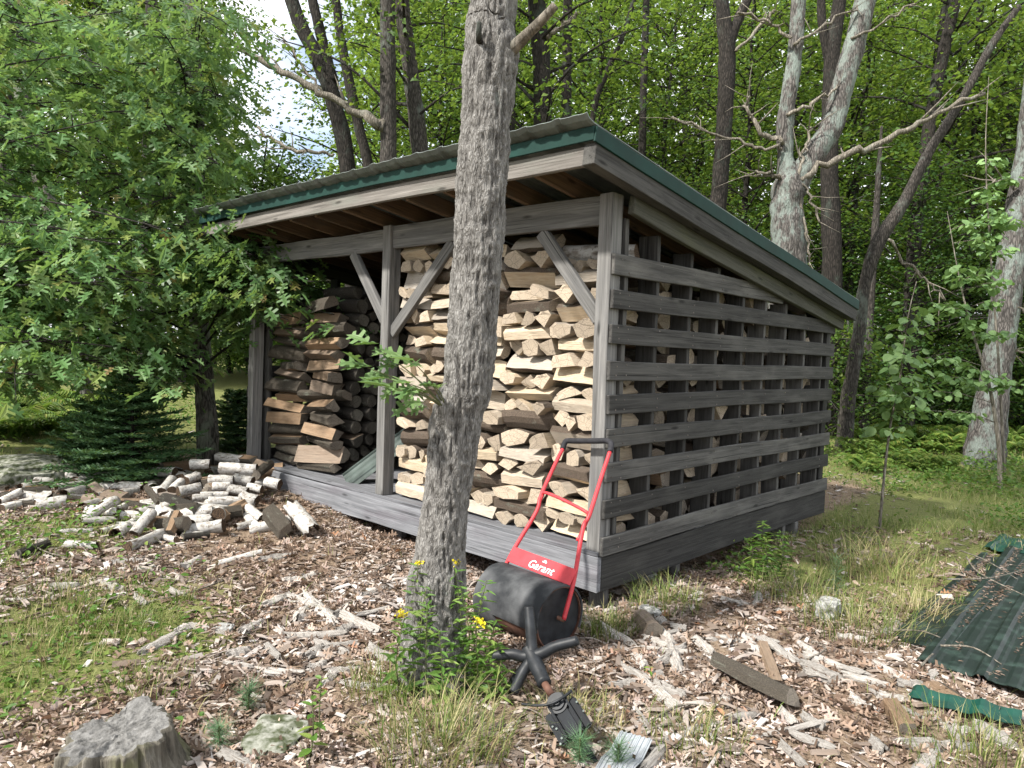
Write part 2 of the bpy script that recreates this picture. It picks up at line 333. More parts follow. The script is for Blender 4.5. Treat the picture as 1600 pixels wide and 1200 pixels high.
def groundm():
    s = NT('forest_floor').rough(.95); v = s.coord((1, 1, 1), False); a = s.noise(v, 30, 8, .75); b = s.noise(v, 95, 5, .7)
    br = s.ramp(s.mix(.5, a, b), [(.3, (.05, .036, .025)), (.46, (.16, .115, .078)), (.58, (.29, .22, .16)), (.72, (.40, .34, .28))])
    gr = s.ramp(s.mix(.5, a, b), [(.3, (.045, .055, .018)), (.48, (.12, .135, .04)), (.6, (.20, .20, .075)), (.75, (.30, .26, .14))])
    at = s.n('Attribute', attribute_name='green'); pt = s.noise(v, 3.0, 6, .7)
    ma = s.n('Math', operation='ADD'); s.l(at.outputs['Fac'], ma.inputs[0]); s.l(pt, ma.inputs[1])
    f = s.ramp(ma.outputs[0], [(.75, (0, 0, 0)), (1.15, (1, 1, 1))]); s.col(s.mix(f, br, gr)); s.bump(s.mix(.5, a, b), .9, .03); return s.m
M_GROUND = groundm()

def pmat(p): return Matrix.LocRotScale(p.location, p.rotation_euler, p.scale)
def attach(o, parent): o.parent = parent; o.matrix_parent_inverse = pmat(parent).inverted(); return o

# ------------------------------------------------------------------ ground
GPATCH = [(GP(130, 975), .75), (GP(215, 985), .35), (GP(40, 1030), .5), (GP(30, 850), .6), (GP(150, 820), .4)]
def gz(x, y):
    g = sst(4.0, 5.2, y) * sst(-2.9, -2.2, x) + .55 * sst(8.5, 11, np.hypot(x, y)) + .35 * sst(-.9, .2, x) * sst(1.5, 3, y)
    g = g + .6 * sst(7.6, 9.5, -x)
    for p, r in GPATCH: g = g + .8 * np.exp(-((x - p[0]) ** 2 + (y - p[1]) ** 2) / (r * r))
    return np.clip(g, 0, 1)
def axis(lo, hi, step, far):
    a = list(np.arange(lo, hi + 1e-6, step)); s = step; x = hi
    while x < far: s *= 1.25; x += s; a.append(x)
    s = step; x = lo
    while x > -far: s *= 1.25; x -= s; a.insert(0, x)
    return np.array(a)
gx, gy = axis(-13, 3, .085, 400), axis(-1, 13, .085, 400)
GX, GY = np.meshgrid(gx, gy, indexing='ij'); q = np.stack([GX.ravel(), GY.ravel(), 0 * GX.ravel()], -1)
GZ = hz(GX, GY).ravel() + .03 * (vn(q * 4.1) - .5) + .016 * (vn(q * 11) - .5); nx, ny = GX.shape
V = np.stack([GX.ravel(), GY.ravel(), GZ], -1); i, j = np.meshgrid(np.arange(nx - 1), np.arange(ny - 1), indexing='ij')
Q = np.stack([i * ny + j, (i + 1) * ny + j, (i + 1) * ny + j + 1, i * ny + j + 1], -1).reshape(-1, 4)
me = mesh('ground', V, [Q], [M_GROUND], None, True)
at = me.attributes.new('green', 'FLOAT', 'POINT'); at.data.foreach_set('value', gz(V[:, 0], V[:, 1]).astype(np.float32))
tag(link('ground', me), 'brown leaf and wood chip strewn forest floor turning green to the right', None, None, 'structure')

# ------------------------------------------------------------------ woodshed
def board(name, parent, a, b, wdt, thk, mat, wdir=(0, 0, 1), bev=.004):
    a = Vector(a); b = Vector(b); X = (b - a).normalized(); Z = Vector(wdir); Z = (Z - X * Z.dot(X)).normalized(); Y = Z.cross(X)
    bm = bmesh.new(); bmesh.ops.create_cube(bm, size=1)
    for v in bm.verts: v.co = Vector((v.co.x * (b - a).length, v.co.y * thk, v.co.z * wdt)) + Vector((random.uniform(-1, 1), random.uniform(-1, 1), random.uniform(-1, 1))) * .0015
    bmesh.ops.bevel(bm, geom=bm.edges[:], offset=bev * random.uniform(.7, 1.3), segments=1, affect='EDGES')
    L_ = (b - a).length
    if L_ > 1.2:
        bmesh.ops.subdivide_edges(bm, edges=[e for e in bm.edges if e.calc_length() > .5 * L_], cuts=9, use_grid_fill=True)
        ph = [U_() * 6.28 for U_ in [random.random] * 4]; A_ = .0045 if L_ < 3.6 else .006
        for v in bm.verts:
            t = v.co.x / L_ * 6.28; wv = math.sin(t * .9 + ph[0]) * A_ + math.sin(t * 2.3 + ph[1]) * A_ * .45; v.co.z += wv + math.copysign(math.sin(t * 4.1 + ph[2]) * .0022, v.co.z); v.co.y += math.sin(t * 1.7 + ph[3]) * .0012
    me = bpy.data.meshes.new(name); bm.to_mesh(me); bm.free(); me.materials.append(mat)
    o = link(name, me); Mx = Matrix((X, Y, Z)).transposed().to_4x4(); Mx.translation = (a + b) / 2
    attach(o, parent); o.matrix_basis = Mx; return o
SX, SY, LX, BY = -2.505, 3.449, -6.80, 7.00        # right side plane, front plane, left end, back
ZD = .272                                           # deck top
shed = tag(empty('woodshed', ((SX + LX) / 2, (SY + BY) / 2, float(hz(-4.6, 5.2)))),
           'open fronted grey timber woodshed with green edged lean-to roof and slatted side', 'shed')
# platform
board('rim_board', shed, (LX, SY + .02, .167), (SX, SY + .02, .167), .205, .04, M_RIM)
board('rim_board', shed, (SX - .022, SY + .042, .163), (SX - .022, BY, .163), .205, .04, M_SLAT)
board('rim_board', shed, (LX + .022, SY + .042, .163), (LX + .022, BY, .163), .205, .04, M_SLAT)
y = SY + .005
while y < BY - .1:
    board('deck_plank', shed, (LX + .003, y + .068, ZD + .013), (SX - .003, y + .068, ZD + .013), .134, .026, M_RIM, (0, 1, 0), .003); y += .141
for px_, py_ in [(SX - .10, SY + .16), (SX - .16, SY + 1.1), (SX - .10, 6.2), (SX - .05, 6.35), (-4.6, SY + .2), (LX + .15, SY + .2), (LX + .15, BY - .3), (-4.6, BY - .3)]:
    g = float(hz(px_, py_)); board('support_post', shed, (px_, py_, g - .08), (px_, py_, .063), .11, .06, M_WOOD, (1, 0, 0))
ZF = ZD + .026
zb = lambda yy: 2.452 - .147 * (yy - 3.08)          # underside of the rafters
# posts
for x0, m in ((-2.556, M_WOOD), (-4.632, M_WOOD), (-6.745, M_WOOD)):
    board('post', shed, (x0, SY + .062, ZF), (x0, SY + .062, zb(SY + .062) - .002), .092, .108, m, (1, 0, 0), .005)
for x0 in (SX - .075, -4.632, LX + .06):
    board('post', shed, (x0, BY - .06, ZF), (x0, BY - .06, zb(BY - .06) - .05), .092, .10, M_SLAT, (1, 0, 0))
# front beams between posts, and a back one
board('beam', shed, (-2.604, SY + .052, 2.298), (-4.584, SY + .052, 2.298), .168, .042, M_WOOD)
board('beam', shed, (-4.680, SY + .060, 2.286), (-6.697, SY + .060, 2.286), .158, .042, M_WOOD)
board('beam', shed, (SX - .15, BY - .13, 1.79), (LX + .12, BY - .13, 1.79), .14, .04, M_SLAT)
# knee braces
for a, b in (((-5.13, 2.21), (-4.682, 1.66)), ((-4.582, 1.56), (-3.91, 2.21)), ((-3.08, 2.21), (-2.606, 1.66))):
    board('knee_brace', shed, (a[0], SY + .055, a[1]), (b[0], SY + .055, b[1]), .085, .04, M_WOOD, (0, 0, 1))
# rafters
RF, RB = 3.12, 7.06
x = -2.82
while x > -6.85:
    board('rafter', shed, (x, RF + .002, zb(RF) + .055), (x, RB, zb(RB) + .055), .105, .038, M_RAFT); x -= .3775
# fascia, rake boards, green trims
FT = .10
board('fascia_board', shed, (-2.432, 3.10, zb(3.10) + .052), (-6.93, 3.10, zb(3.10) + .052), FT, .036, M_FASC)
board('fascia_board', shed, (-2.432, 7.08, zb(7.08) + .052), (-6.93, 7.08, zb(7.08) + .052), FT, .036, M_SLAT)
for xr in (-2.392, -6.97):
    board('rake_board', shed, (xr, 3.068, zb(3.068) + .048), (xr, 7.10, zb(7.10) + .048), .112, .078, M_SLAT)
    sgn = 1 if xr > -4 else -1
    board('green_trim', shed, (xr + sgn * .047, 3.052, zb(3.052) + .138), (xr + sgn * .047, 7.115, zb(7.115) + .138), .078, .012, M_GREEN, bev=.002)
board('green_trim', shed, (-2.352, 3.055, zb(3.06) + .143), (-7.01, 3.055, zb(3.06) + .143), .070, .012, M_GREEN, bev=.002)
for xx in (SX + .046, LX - .046):
    board('top_plate', shed, (xx, SY + .12, zb(SY + .12) - .055), (xx, BY + .03, zb(BY + .03) - .055), .11, .044, M_MOSSY)
# roof sheets: ribbed steel, each its own panel
def ribbed(name, x0, x1, prof, mat, smooth=False, th=.006, pitch=.23):
    kp = pitch / .23; n = int((x1 - x0) / (.0155 * kp)) + 1; xs = np.linspace(x0, x1, n); u = ((xs - x0) % pitch) / kp
    h = kp * .018 * (sst(0, .02, u) - sst(.045, .065, u)) + .004 * ((np.floor(u / .045) % 2))
    P = np.array(prof, float); k = len(P); T = np.gradient(P, axis=0); N = np.stack([-T[:, 1], T[:, 0]], -1); N /= np.linalg.norm(N, axis=1)[:, None]
    VV = []
    for s in (0, th):
        VV.append(np.stack([np.broadcast_to(xs[:, None], (n, k)), P[None, :, 0] + N[None, :, 0] * (h[:, None] + s), P[None, :, 1] + N[None, :, 1] * (h[:, None] + s)], -1).reshape(-1, 3))
    VV = np.concatenate(VV); a, b = np.meshgrid(np.arange(n - 1), np.arange(k - 1), indexing='ij'); a = a.ravel(); b = b.ravel(); m = n * k
    lo = np.stack([a * k + b, a * k + b + 1, (a + 1) * k + b + 1, (a + 1) * k + b], -1)
    e = np.arange(n - 1); f0 = np.stack([e * k, (e + 1) * k, (e + 1) * k + m, e * k + m], -1); f1 = f0[:, ::-1] + (k - 1)
    g_ = np.arange(k - 1); s0 = np.stack([g_, g_ + m, g_ + 1 + m, g_ + 1], -1); s1 = s0[:, ::-1] + (n - 1) * k
    return mesh(name, VV, [np.concatenate([lo, lo[:, ::-1] + m, f0, f1, s0, s1])], [mat])
zr = lambda yy: zb(yy) + .176
xe = -7.0
k = 0
while xe < -2.40:
    x1 = min(xe + .93, -2.345); lift = .0065 * (k % 2)
    prof = [(2.975, zr(3.05) + .040 + lift), (3.0, zr(3.05) + .016 + lift), (3.05, zr(3.05) + lift), (4.4, zr(4.4) + lift), (5.8, zr(5.8) + lift), (7.13, zr(7.13) + lift)]
    attach(link('roof_sheet', ribbed('roof_sheet', xe, x1 - .001, prof, M_ROOF)), shed); xe = x1; k += 1
# side walls: studs and slats
for xx, sgn in ((SX, 1), (LX, -1)):
    for yy in (3.62, 3.97, 4.38, 4.76, 5.16, 5.53, 5.92, 6.32, 6.74):
        board('stud', shed, (xx - sgn * .075, yy, ZF), (xx - sgn * .075, yy, zb(yy) - .112), .135, .038, M_SLAT, (1, 0, 0), .003)
    for k, zt in enumerate((2.034, 1.836, 1.632, 1.4186, 1.222, 1.020, .822, .612, .392)):
        y1 = 6.965 if zb(6.9) - .11 > zt else SY + (zb(SY) - .02 - zt) / .147
        y1 = min(y1, 6.965) + random.uniform(-.008, .008)
        sl = board('slat', shed, (xx + sgn * .009, SY + .018 + random.uniform(-.006, .006), zt - .055), (xx + sgn * .009, y1, zt - .055 + random.uniform(-.008, .008)), .110 if k else .118, .024, M_SLAT)
        if sgn > 0:
            mb = MB()
            for yy in (3.53, 3.62, 3.97, 4.38, 4.76, 5.16, 5.53, 5.92, 6.32, 6.74):
                for dz in (-.032, .030):
                    if yy < y1 - .05 and random.random() < .85: p_ = (xx + .018, yy + U(-.008, .008), zt - .055 + dz + U(-.008, .008)); addtube(mb, [p_, (xx + .0235, p_[1], p_[2])], .0048, 6)
            nh = attach(link('nail_heads', mb.mesh('nail_heads', [M_NAIL])), shed); mw = nh.matrix_parent_inverse.copy(); nh.parent = sl; nh.matrix_parent_inverse = (pmat(shed) @ sl.matrix_parent_inverse @ sl.matrix_basis).inverted(); nh['kind'] = 'stuff'
for k, zt in enumerate(np.arange(.45, 1.8, .2)):
    board('slat', shed, (SX - .13, BY + .006, zt), (LX + .13, BY + .006, zt), .11, .022, M_SLAT)

# ------------------------------------------------------------------ firewood
def section(kind, rng):
    if kind == 'round':
        n = 11; a = np.arange(n) / n * 2 * math.pi; P = np.stack([np.cos(a), np.sin(a)], -1) * (1 + .08 * rng.normal(size=n))[:, None]; bk = [0] * n
    elif kind == 'slab':
        P = np.array([(-1, -.5), (.1, -.62), (1, -.45), (1.05, .25), (.6, .55), (0, .66), (-.6, .55), (-1.05, .2)]) + .09 * rng.normal(size=(8, 2)); bk = [1, 1, 0, 0, 1, 1, 1, 1]
    else:
        th = {'quarter': 1.5, 'third': 2.1, 'half': 3.05}[kind] * rng.uniform(.85, 1.1); a = np.linspace(0, th, 6)
        P = np.concatenate([[(rng.uniform(-.05, .15), rng.uniform(-.05, .1))], np.stack([np.cos(a), np.sin(a)], -1) * (1 + .05 * rng.normal(size=6))[:, None]]); bk = [1] + [0] * 5 + [1]
        f = (rng.uniform(-2.0, .45) if rng.random() < .6 else rng.uniform(0, 6.28)) - th / 2; c, s = math.cos(f), math.sin(f); P = P @ np.array([[c, s], [-s, c]])
    lo, hi = P.min(0), P.max(0); P = (P - lo) / (hi - lo) - np.array([.5, 0]); return P, bk
def log_mesh(name, kind, seed, mats, rings=5, wob=.028):
    rng = np.random.default_rng(seed); P, bk = section(kind, rng); n = len(P); VV = []; ft = rng.normal(size=2) * .035
    for t in np.linspace(0, 1, rings):
        c = P.mean(0); s = 1 - .05 * rng.random() - (.02 if t in (0, 1) else 0)
        R = (P - c) * s + c + rng.normal(size=(1, 2)) * wob * .4 + rng.normal(size=P.shape) * wob * .3
        xx = np.full(n, t - .5) + (ft[0] * (P[:, 0]) + ft[1] * (P[:, 1] - .5)) * (1 if t in (0, 1) else 0) + (rng.normal(size=n) * .008)
        VV.append(np.stack([xx, R[:, 0], R[:, 1]], -1))
    VV = np.concatenate(VV); Qs = []; mi = []
    for r in range(rings - 1):
        for e in range(n):
            e2 = (e + 1) % n; Qs.append((r * n + e, (r + 1) * n + e, (r + 1) * n + e2, r * n + e2)); mi.append(bk[e])
    caps = np.array([list(range(n)), [(rings - 1) * n + e for e in range(n)][::-1]])
    # orientation of the caps / sides is consistent after this
    me = mesh(name, VV, [np.array(Qs), caps], mats, [np.array(mi), np.array([2, 2])])
    bm = bmesh.new(); bm.from_mesh(me); bmesh.ops.recalc_face_normals(bm, faces=bm.faces); bm.to_mesh(me); bm.free()
    if kind == 'round': me.polygons.foreach_set('use_smooth', np.arange(len(me.polygons)) < len(Qs))
    return me
KINDS = ['quarter', 'third', 'slab', 'half', 'quarter', 'third', 'slab', 'quarter', 'half', 'third', 'slab', 'quarter', 'round', 'third']
V_FRESH = [log_mesh('split_log', k, 100 + i, LM_FRESH) for i, k in enumerate(KINDS)]
V_OLD = [log_mesh('weathered_log', k, 200 + i, LM_OLD) for i, k in enumerate(KINDS)]
V_RND = [log_mesh('round_log', 'round', 300 + i, LM_DARK) for i in range(5)] + [log_mesh('round_log', 'half', 310, LM_DARK)]
def put_log(me, name, x, y, z, L, wy, hz_, rz, label, group, rx=0.0, ry=0.0, cat='firewood'):
    o = link(name, me); o.location = (x, y, z); o.rotation_euler = (rx, ry, rz); o.scale = (L, wy, hz_); return tag(o, label, cat, group)
def pick(vs, side):
    return random.choice(vs)
G1 = 'split logs stacked in the right bay'
ORD = ('bottom', 'second', 'third', 'fourth', 'fifth', 'sixth', 'seventh', 'eighth', 'ninth', 'tenth', 'eleventh', 'twelfth', 'thirteenth', 'fourteenth', 'fifteenth', 'sixteenth', 'seventeenth', 'eighteenth', 'nineteenth', 'twentieth', 'twenty-first', 'twenty-second', 'twenty-third', 'twenty-fourth')
CN = ('column beside the corner post', 'second column from the corner post', 'column behind the front trunk', 'second column from the middle post', 'column beside the middle post')
for ci, (xa, xb, top) in enumerate(((-2.615, -3.00, 1.98), (-3.01, -3.44, 2.14), (-3.45, -3.86, 2.14), (-3.87, -4.21, 2.18), (-4.22, -4.54, 2.18))):
    z = ZF + .002; lay = ci; no = 0
    while z < top:
        wd = xa - xb
        if lay % 2 == 0 or random.random() < .12:
            h = U(.085, .145); dp = U(.13, .18); L = wd * U(.9, 1.03)
            put_log(pick(V_FRESH, 1), 'split_log', (xa + xb) / 2 + U(-.02, .02), SY + .10 + dp / 2 + U(-.015, .03), z, L, dp, h, U(-.13, .13) + (math.pi if random.random() < .18 else 0), 'split log lying lengthwise, %s layer up, %s' % (ORD[no], CN[ci]), G1, U(-.12, .12), U(-.07, .07))
            if random.random() < .6: put_log(pick(V_FRESH, 1), 'split_log', (xa + xb) / 2, SY + .40 + U(-.02, .02), z, L, dp, h, U(-.06, .06), 'split log behind the front row, %s layer up, %s' % (ORD[no], CN[ci]), G1)
        else:
            h = U(.085, .135); n = random.choice((2, 2, 3, 3)); ws = np.array([U(.7, 1.3) for _ in range(n)]); ws = ws / ws.sum() * wd; xx = xa
            for iw, wi in enumerate(ws):
                L = U(.36, .46); yy = SY + .075 + U(-.02, .08)
                put_log(pick(V_FRESH, 0), 'split_log', xx - wi / 2, yy + L / 2, z, L, wi * U(.93, 1.03), h * U(.85, 1.05), math.pi / 2 + U(-.16, .16), 'split log end-on, %s from the right, %s layer up, %s' % ((('first',) + ORD[1:])[iw], ORD[no], CN[ci]), G1, U(-.22, .22), U(-.05, .05)); xx -= wi
        z += h * .88; lay += 1; no += 1
# birch and mossy rounds lying on top at the corner
o = put_log(log_mesh('birch_log', 'round', 411, LM_BIRCH), 'birch_log', -2.80, SY + .30, 2.0, .46, .15, .15, .35, 'shaggy white birch log on top of the corner firewood stack', None)
# logs behind the slatted side
G2 = 'split logs behind the slatted side wall'
y = 4.02; nr = 0
while y < 6.75:
    no = 0
    top = min(1.9, zb(y) - .28) + U(-.12, .06); z = ZF + .002; wy = U(.2, .27)
    while z < top:
        h = U(.11, .17); L = U(.38, .46); off = U(-.02, .07) if random.random() < .85 else -.07
        put_log(pick(V_FRESH if random.random() < .8 else V_OLD, 0), 'split_log', SX - .165 - off - L / 2, y + wy / 2, z, L, wy * U(.7, .95), h, U(-.1, .1) + (math.pi if random.random() < .5 else 0), 'split log behind the side slats, %s up, pile %s from the shed front' % (ORD[no], (('first',) + ORD[1:])[nr]), G2, U(-.1, .1), 0)
        z += h * .95; no += 1
    y += wy; nr += 1
# left bay: weathered stack with its long front logs and the round ends facing the middle
G3 = 'weathered logs stacked in the left bay'
for xa, xb, top, cn in ((-6.10, -6.66, 1.62, 'outer left'), (-5.52, -6.08, 1.80, 'inner')):
    z = ZF + .002; no = 0
    while z < top:
        h = U(.09, .15); dp = U(.13, .19)
        put_log(pick(V_OLD, 1), 'weathered_log', (xa + xb) / 2 + U(-.04, .04), SY + .16 + dp / 2 + U(-.04, .03), z, (xa - xb) * U(.62, 1.03), dp, h, U(-.26, .26) + (math.pi if random.random() < .5 else 0), 'weathered brown log, %s from the deck, %s column of the left bay' % (ORD[no], cn), G3, U(-.25, .25), U(-.09, .09))
        z += h * .92; no += 1
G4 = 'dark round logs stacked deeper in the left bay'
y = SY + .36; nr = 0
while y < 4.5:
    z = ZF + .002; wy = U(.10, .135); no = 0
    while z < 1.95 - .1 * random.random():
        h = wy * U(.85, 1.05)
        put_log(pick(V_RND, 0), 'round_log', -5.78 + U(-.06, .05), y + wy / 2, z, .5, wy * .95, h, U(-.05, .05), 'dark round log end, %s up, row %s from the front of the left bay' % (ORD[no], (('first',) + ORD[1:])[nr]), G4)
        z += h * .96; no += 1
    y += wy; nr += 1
# rest of the wood at the back, filled in to keep the inside dark
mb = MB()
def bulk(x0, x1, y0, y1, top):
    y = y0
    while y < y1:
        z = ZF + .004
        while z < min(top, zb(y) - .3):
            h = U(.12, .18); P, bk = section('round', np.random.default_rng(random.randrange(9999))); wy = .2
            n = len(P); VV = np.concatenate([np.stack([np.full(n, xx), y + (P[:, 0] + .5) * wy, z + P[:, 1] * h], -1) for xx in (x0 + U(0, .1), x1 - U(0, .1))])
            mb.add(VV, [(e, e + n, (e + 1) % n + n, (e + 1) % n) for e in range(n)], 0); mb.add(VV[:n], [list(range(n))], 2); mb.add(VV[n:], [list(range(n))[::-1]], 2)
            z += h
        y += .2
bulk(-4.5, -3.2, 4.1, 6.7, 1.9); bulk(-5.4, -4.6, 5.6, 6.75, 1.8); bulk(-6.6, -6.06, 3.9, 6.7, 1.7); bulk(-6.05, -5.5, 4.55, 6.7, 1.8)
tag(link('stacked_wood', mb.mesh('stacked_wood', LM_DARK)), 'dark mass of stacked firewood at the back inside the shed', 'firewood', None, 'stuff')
# roofing strip leaning in the left bay
me = ribbed('metal_strip', -.11, .11, [(-.55, 0), (-.2, .004), (.2, .0), (.55, .003)], M_STRIP, th=.003, pitch=.14)
o = link('metal_strip', me); a = np.array((-5.15, 3.66, ZF + .02)); b = np.array((-4.74, 4.10, ZF + .50))
X = Vector(b - a).normalized(); Nn = Vector((.35, -.5, .8)); Nn = (Nn - X * Nn.dot(X)).normalized(); Mx = Matrix((X.cross(Nn), X, Nn)).transposed().to_4x4(); Mx.translation = Vector((a + b) / 2) + Vector((0, 0, .08))
o.matrix_basis = Mx; tag(o, 'ribbed metal strip leaning on the logs beside the middle post', 'metal strip')

# ------------------------------------------------------------------ leaf templates (x = tip direction, z = up)
def half_leaf(pts, fold=.18):                            # outline of one half from stalk to tip -> two folded n-gons
    P = np.array(pts, float); n = len(P); up = np.concatenate([P, np.abs(P[:, 1:]) * fold], 1)
    up[:, 2] -= .25 * P[:, 0] ** 2
    dn = up.copy(); dn[:, 1] *= -1
    V = np.concatenate([up, dn[1:-1]]); a = list(range(n)); b = [n - 1] + [n + k for k in range(n - 3, -1, -1)] + [0]
    return V, [a[::-1], b[::-1]]
OAK_T = half_leaf([(0, 0), (.16, .035), (.22, .20), (.32, .24), (.36, .07), (.46, .09), (.50, .36), (.63, .40), (.62, .12), (.72, .10), (.82, .26), (.90, .20), (.86, .07), (1.05, 0)])
OVAL_T = half_leaf([(0, 0), (.15, .16), (.45, .27), (.75, .18), (1, 0)])
LANCE_T = half_leaf([(0, 0), (.2, .09), (.5, .13), (.8, .07), (1, 0)])
ROUND_T = half_leaf([(0, 0), (.1, .28), (.4, .43), (.72, .34), (1, 0)], .1)
QUAD_T = (np.array([(0, 0, 0), (.45, .33, .05), (1, 0, -.14), (.5, -.36, .06)]), [[0, 1, 2, 3][::-1]])
MAPLE_T = (np.array([(0, 0, 0), (.15, .42, .02), (.42, .22, .05), (.62, .45, -.03), (1, 0, -.16), (.6, -.46, -.03), (.4, -.2, .05), (.12, -.42, .02)]), [[0, 1, 2][::-1], [0, 2, 3, 4][::-1], [0, 4, 5, 6][::-1], [0, 6, 7][::-1]])

def leaves_at(C, per, spread, size, tilt=.5, droop=-.25):
    """cluster centres C (n,3) -> leaf positions, rotations, scales"""
    n = len(C) * per; c = np.repeat(C, per, 0); off = RNG.normal(size=(n, 3)) * np.array([spread, spread, spread * .38])
    D = off * np.array([1, 1, 0]) + RNG.normal(size=(n, 3)) * spread * .6; D[:, 2] = np.abs(D[:, :2]).sum(1) * droop + RNG.normal(size=n) * spread * .3
    return c + off, frames(D, unorm(n, tilt)), size * RNG.uniform(.65, 1.25, n)

# ------------------------------------------------------------------ the big tree in front
def hero_tree():
    rows = [(1075, 612, 744), (1050, 620, 737), (1000, 628, 729), (950, 634, 726), (900, 641, 728), (850, 650, 726), (750, 667, 737), (640, 677, 752), (600, 694, 768), (450, 706, 780), (350, 711, 789), (280, 716, 790), (200, 721, 797), (100, 726, 803), (75, 726, 806), (40, 730, 803), (0, 735, 806)]
    base = GP(672, 1062); d0 = fdepth(base); P = []; R = []
    for py, a, b in rows:
        P.append(PX((a + b) / 2, py, d0)); R.append((b - a) / 2 / F * d0)
    P = np.array(P); R = np.array(R)
    dirn = P[-1] - P[-5]; dirn /= np.linalg.norm(dirn)
    ext = [P[-1] + dirn * k for k in (1, 2.2, 3.6, 5.0, 6.5)]; P = np.concatenate([[P[0] - np.array([0, 0, .16])], P, ext]); R = np.concatenate([[R[0] * 1.18], R, [R[-1] * f for f in (.97, .9, .8, .65, .4)]])
    S = smoothpts(P, 20); r = smoothpts(R[:, None], 20)[:, 0]; L = np.concatenate([[0], np.cumsum(np.linalg.norm(np.diff(S, axis=0), axis=1))])
    t = np.concatenate([np.arange(0, 3.2, .0085), np.arange(3.2, L[-1], .09)]); S = np.stack([np.interp(t, L, S[:, k]) for k in range(3)], -1); r = np.interp(t, L, r)
    n = 120; V, Q, caps = tube(S, r, n); ring = V.reshape(len(S), n, 3); out = ring - S[:, None]; out /= np.linalg.norm(out, axis=2)[..., None]
    th = np.arange(n) / n * 2 * math.pi; q = ring.reshape(-1, 3)
    a = vn(q * np.array([75, 75, 17])); b = vn(q * np.array([150, 150, 60]) + 9); c = vn(q * 9 + 4)
    rid = (1 - np.abs(2 * a - 1)) * .65 + b * .35
    flare = np.exp(-t / .14)[:, None] * (.048 * np.sin(th * 4 + 1) + .026 * np.sin(th * 7) + .02) [None]
    fade = 1.0
    dsp = (rid - .55) * .023 + (c - .5) * .02 + flare.ravel()
    knot = np.exp(-(((q - PX(775, 90, d0)) / .10) ** 2).sum(1)) * .025; V = q + out.reshape(-1, 3) * (dsp * fade + knot)[:, None]
    me = mesh('trunk', V, [Q, np.array([caps[1]])], [M_HERO], None, True)
    atr = me.attributes.new('ridge', 'FLOAT', 'POINT'); atr.data.foreach_set('value', rid.astype(np.float32))
    root = tag(empty('maple_tree', base), 'rough grey barked tree trunk standing in front of the woodshed', 'tree'); attach(link('trunk', me), root)
    mb = MB(); p = [PX(785, 100, d0), PX(800, 78, d0 - .05), PX(828, 50, d0 - .12), PX(850, 28, d0 - .17), PX(868, 8, d0 - .2)]
    addtube(mb, smoothpts(p, 5), np.linspace(.030, .018, 21), 12, .12); attach(link('broken_branch', mb.mesh('broken_branch', [M_DEAD], True)), root)
    mb = MB(); addtube(mb, smoothpts([PX(750, 75, d0 - .05), PX(748, 55, d0 - .14), PX(749, 35, d0 - .15)], 4), np.linspace(.016, .010, 9), 9, .15); attach(link('branch_stub', mb.mesh('branch_stub', [M_BARKD], True)), root)
    # crown, high above the picture
    C = []; mb = MB(); top = S[-1]
    for k in range(16):
        a = U(0, 6.28); s = S[int(len(S) * U(.93, .995))]; L_ = U(1.5, 3.2); e = s + np.array([math.cos(a) * L_, math.sin(a) * L_, U(.6, 1.8)])
        pts = smoothpts([s, (s + e) / 2 + np.array([0, 0, .3]), e], 4); addtube(mb, pts, np.linspace(.05, .01, len(pts)), 6); C += [p_ + RNG.normal(size=3) * .4 for p_ in pts[2:] for _ in range(3)]
    attach(link('limbs', mb.mesh('limbs', [M_BARK], True)), root)
    pos, rot, sc = leaves_at(np.array(C), 10, .35, .12); attach(link('crown', scatter('crown', *MAPLE_T, pos, rot, sc, [M_LEAF])), root)
    # leafy shoot growing out of the trunk
    root2 = tag(empty('leafy_shoot', PX(694, 640, d0)), 'pale green leafy shoot sprouting from the side of the front trunk', 'shoot')
    mb = MB(); ends = []
    for tp in [(590, 545), (575, 575), (625, 575), (600, 590), (640, 600), (660, 625), (650, 570), (680, 605), (620, 610)]:
        s = PX(697, 640, d0 - .06); e = PX(*tp, d0 - U(.12, .3)); m_ = PX((tp[0] + 697) / 2, (tp[1] + 640) / 2 - 8, d0 - .14); addtube(mb, smoothpts([s, m_, e], 4), np.linspace(.004, .0015, 9), 5); ends.append((e, e - m_))
    attach(link('stem', mb.mesh('stem', [M_STEM])), root2)
    pos = []; D = []
    for e, dd in ends:
        for k in range(4): pos.append(e + RNG.normal(size=3) * .015 + dd * U(-.25, .15)); D.append(dd / np.linalg.norm(dd) + RNG.normal(size=3) * .5 + np.array([0, 0, -.25]))
    pos = np.array(pos); D = np.array(D); Nn = unorm(len(pos), .45) + np.array([.35, -.5, 0]); attach(link('foliage', scatter('foliage', *OAK_T, pos, frames(D, Nn), RNG.uniform(.075, .135, len(pos)), [M_ASPEN])), root2)
hero_tree()

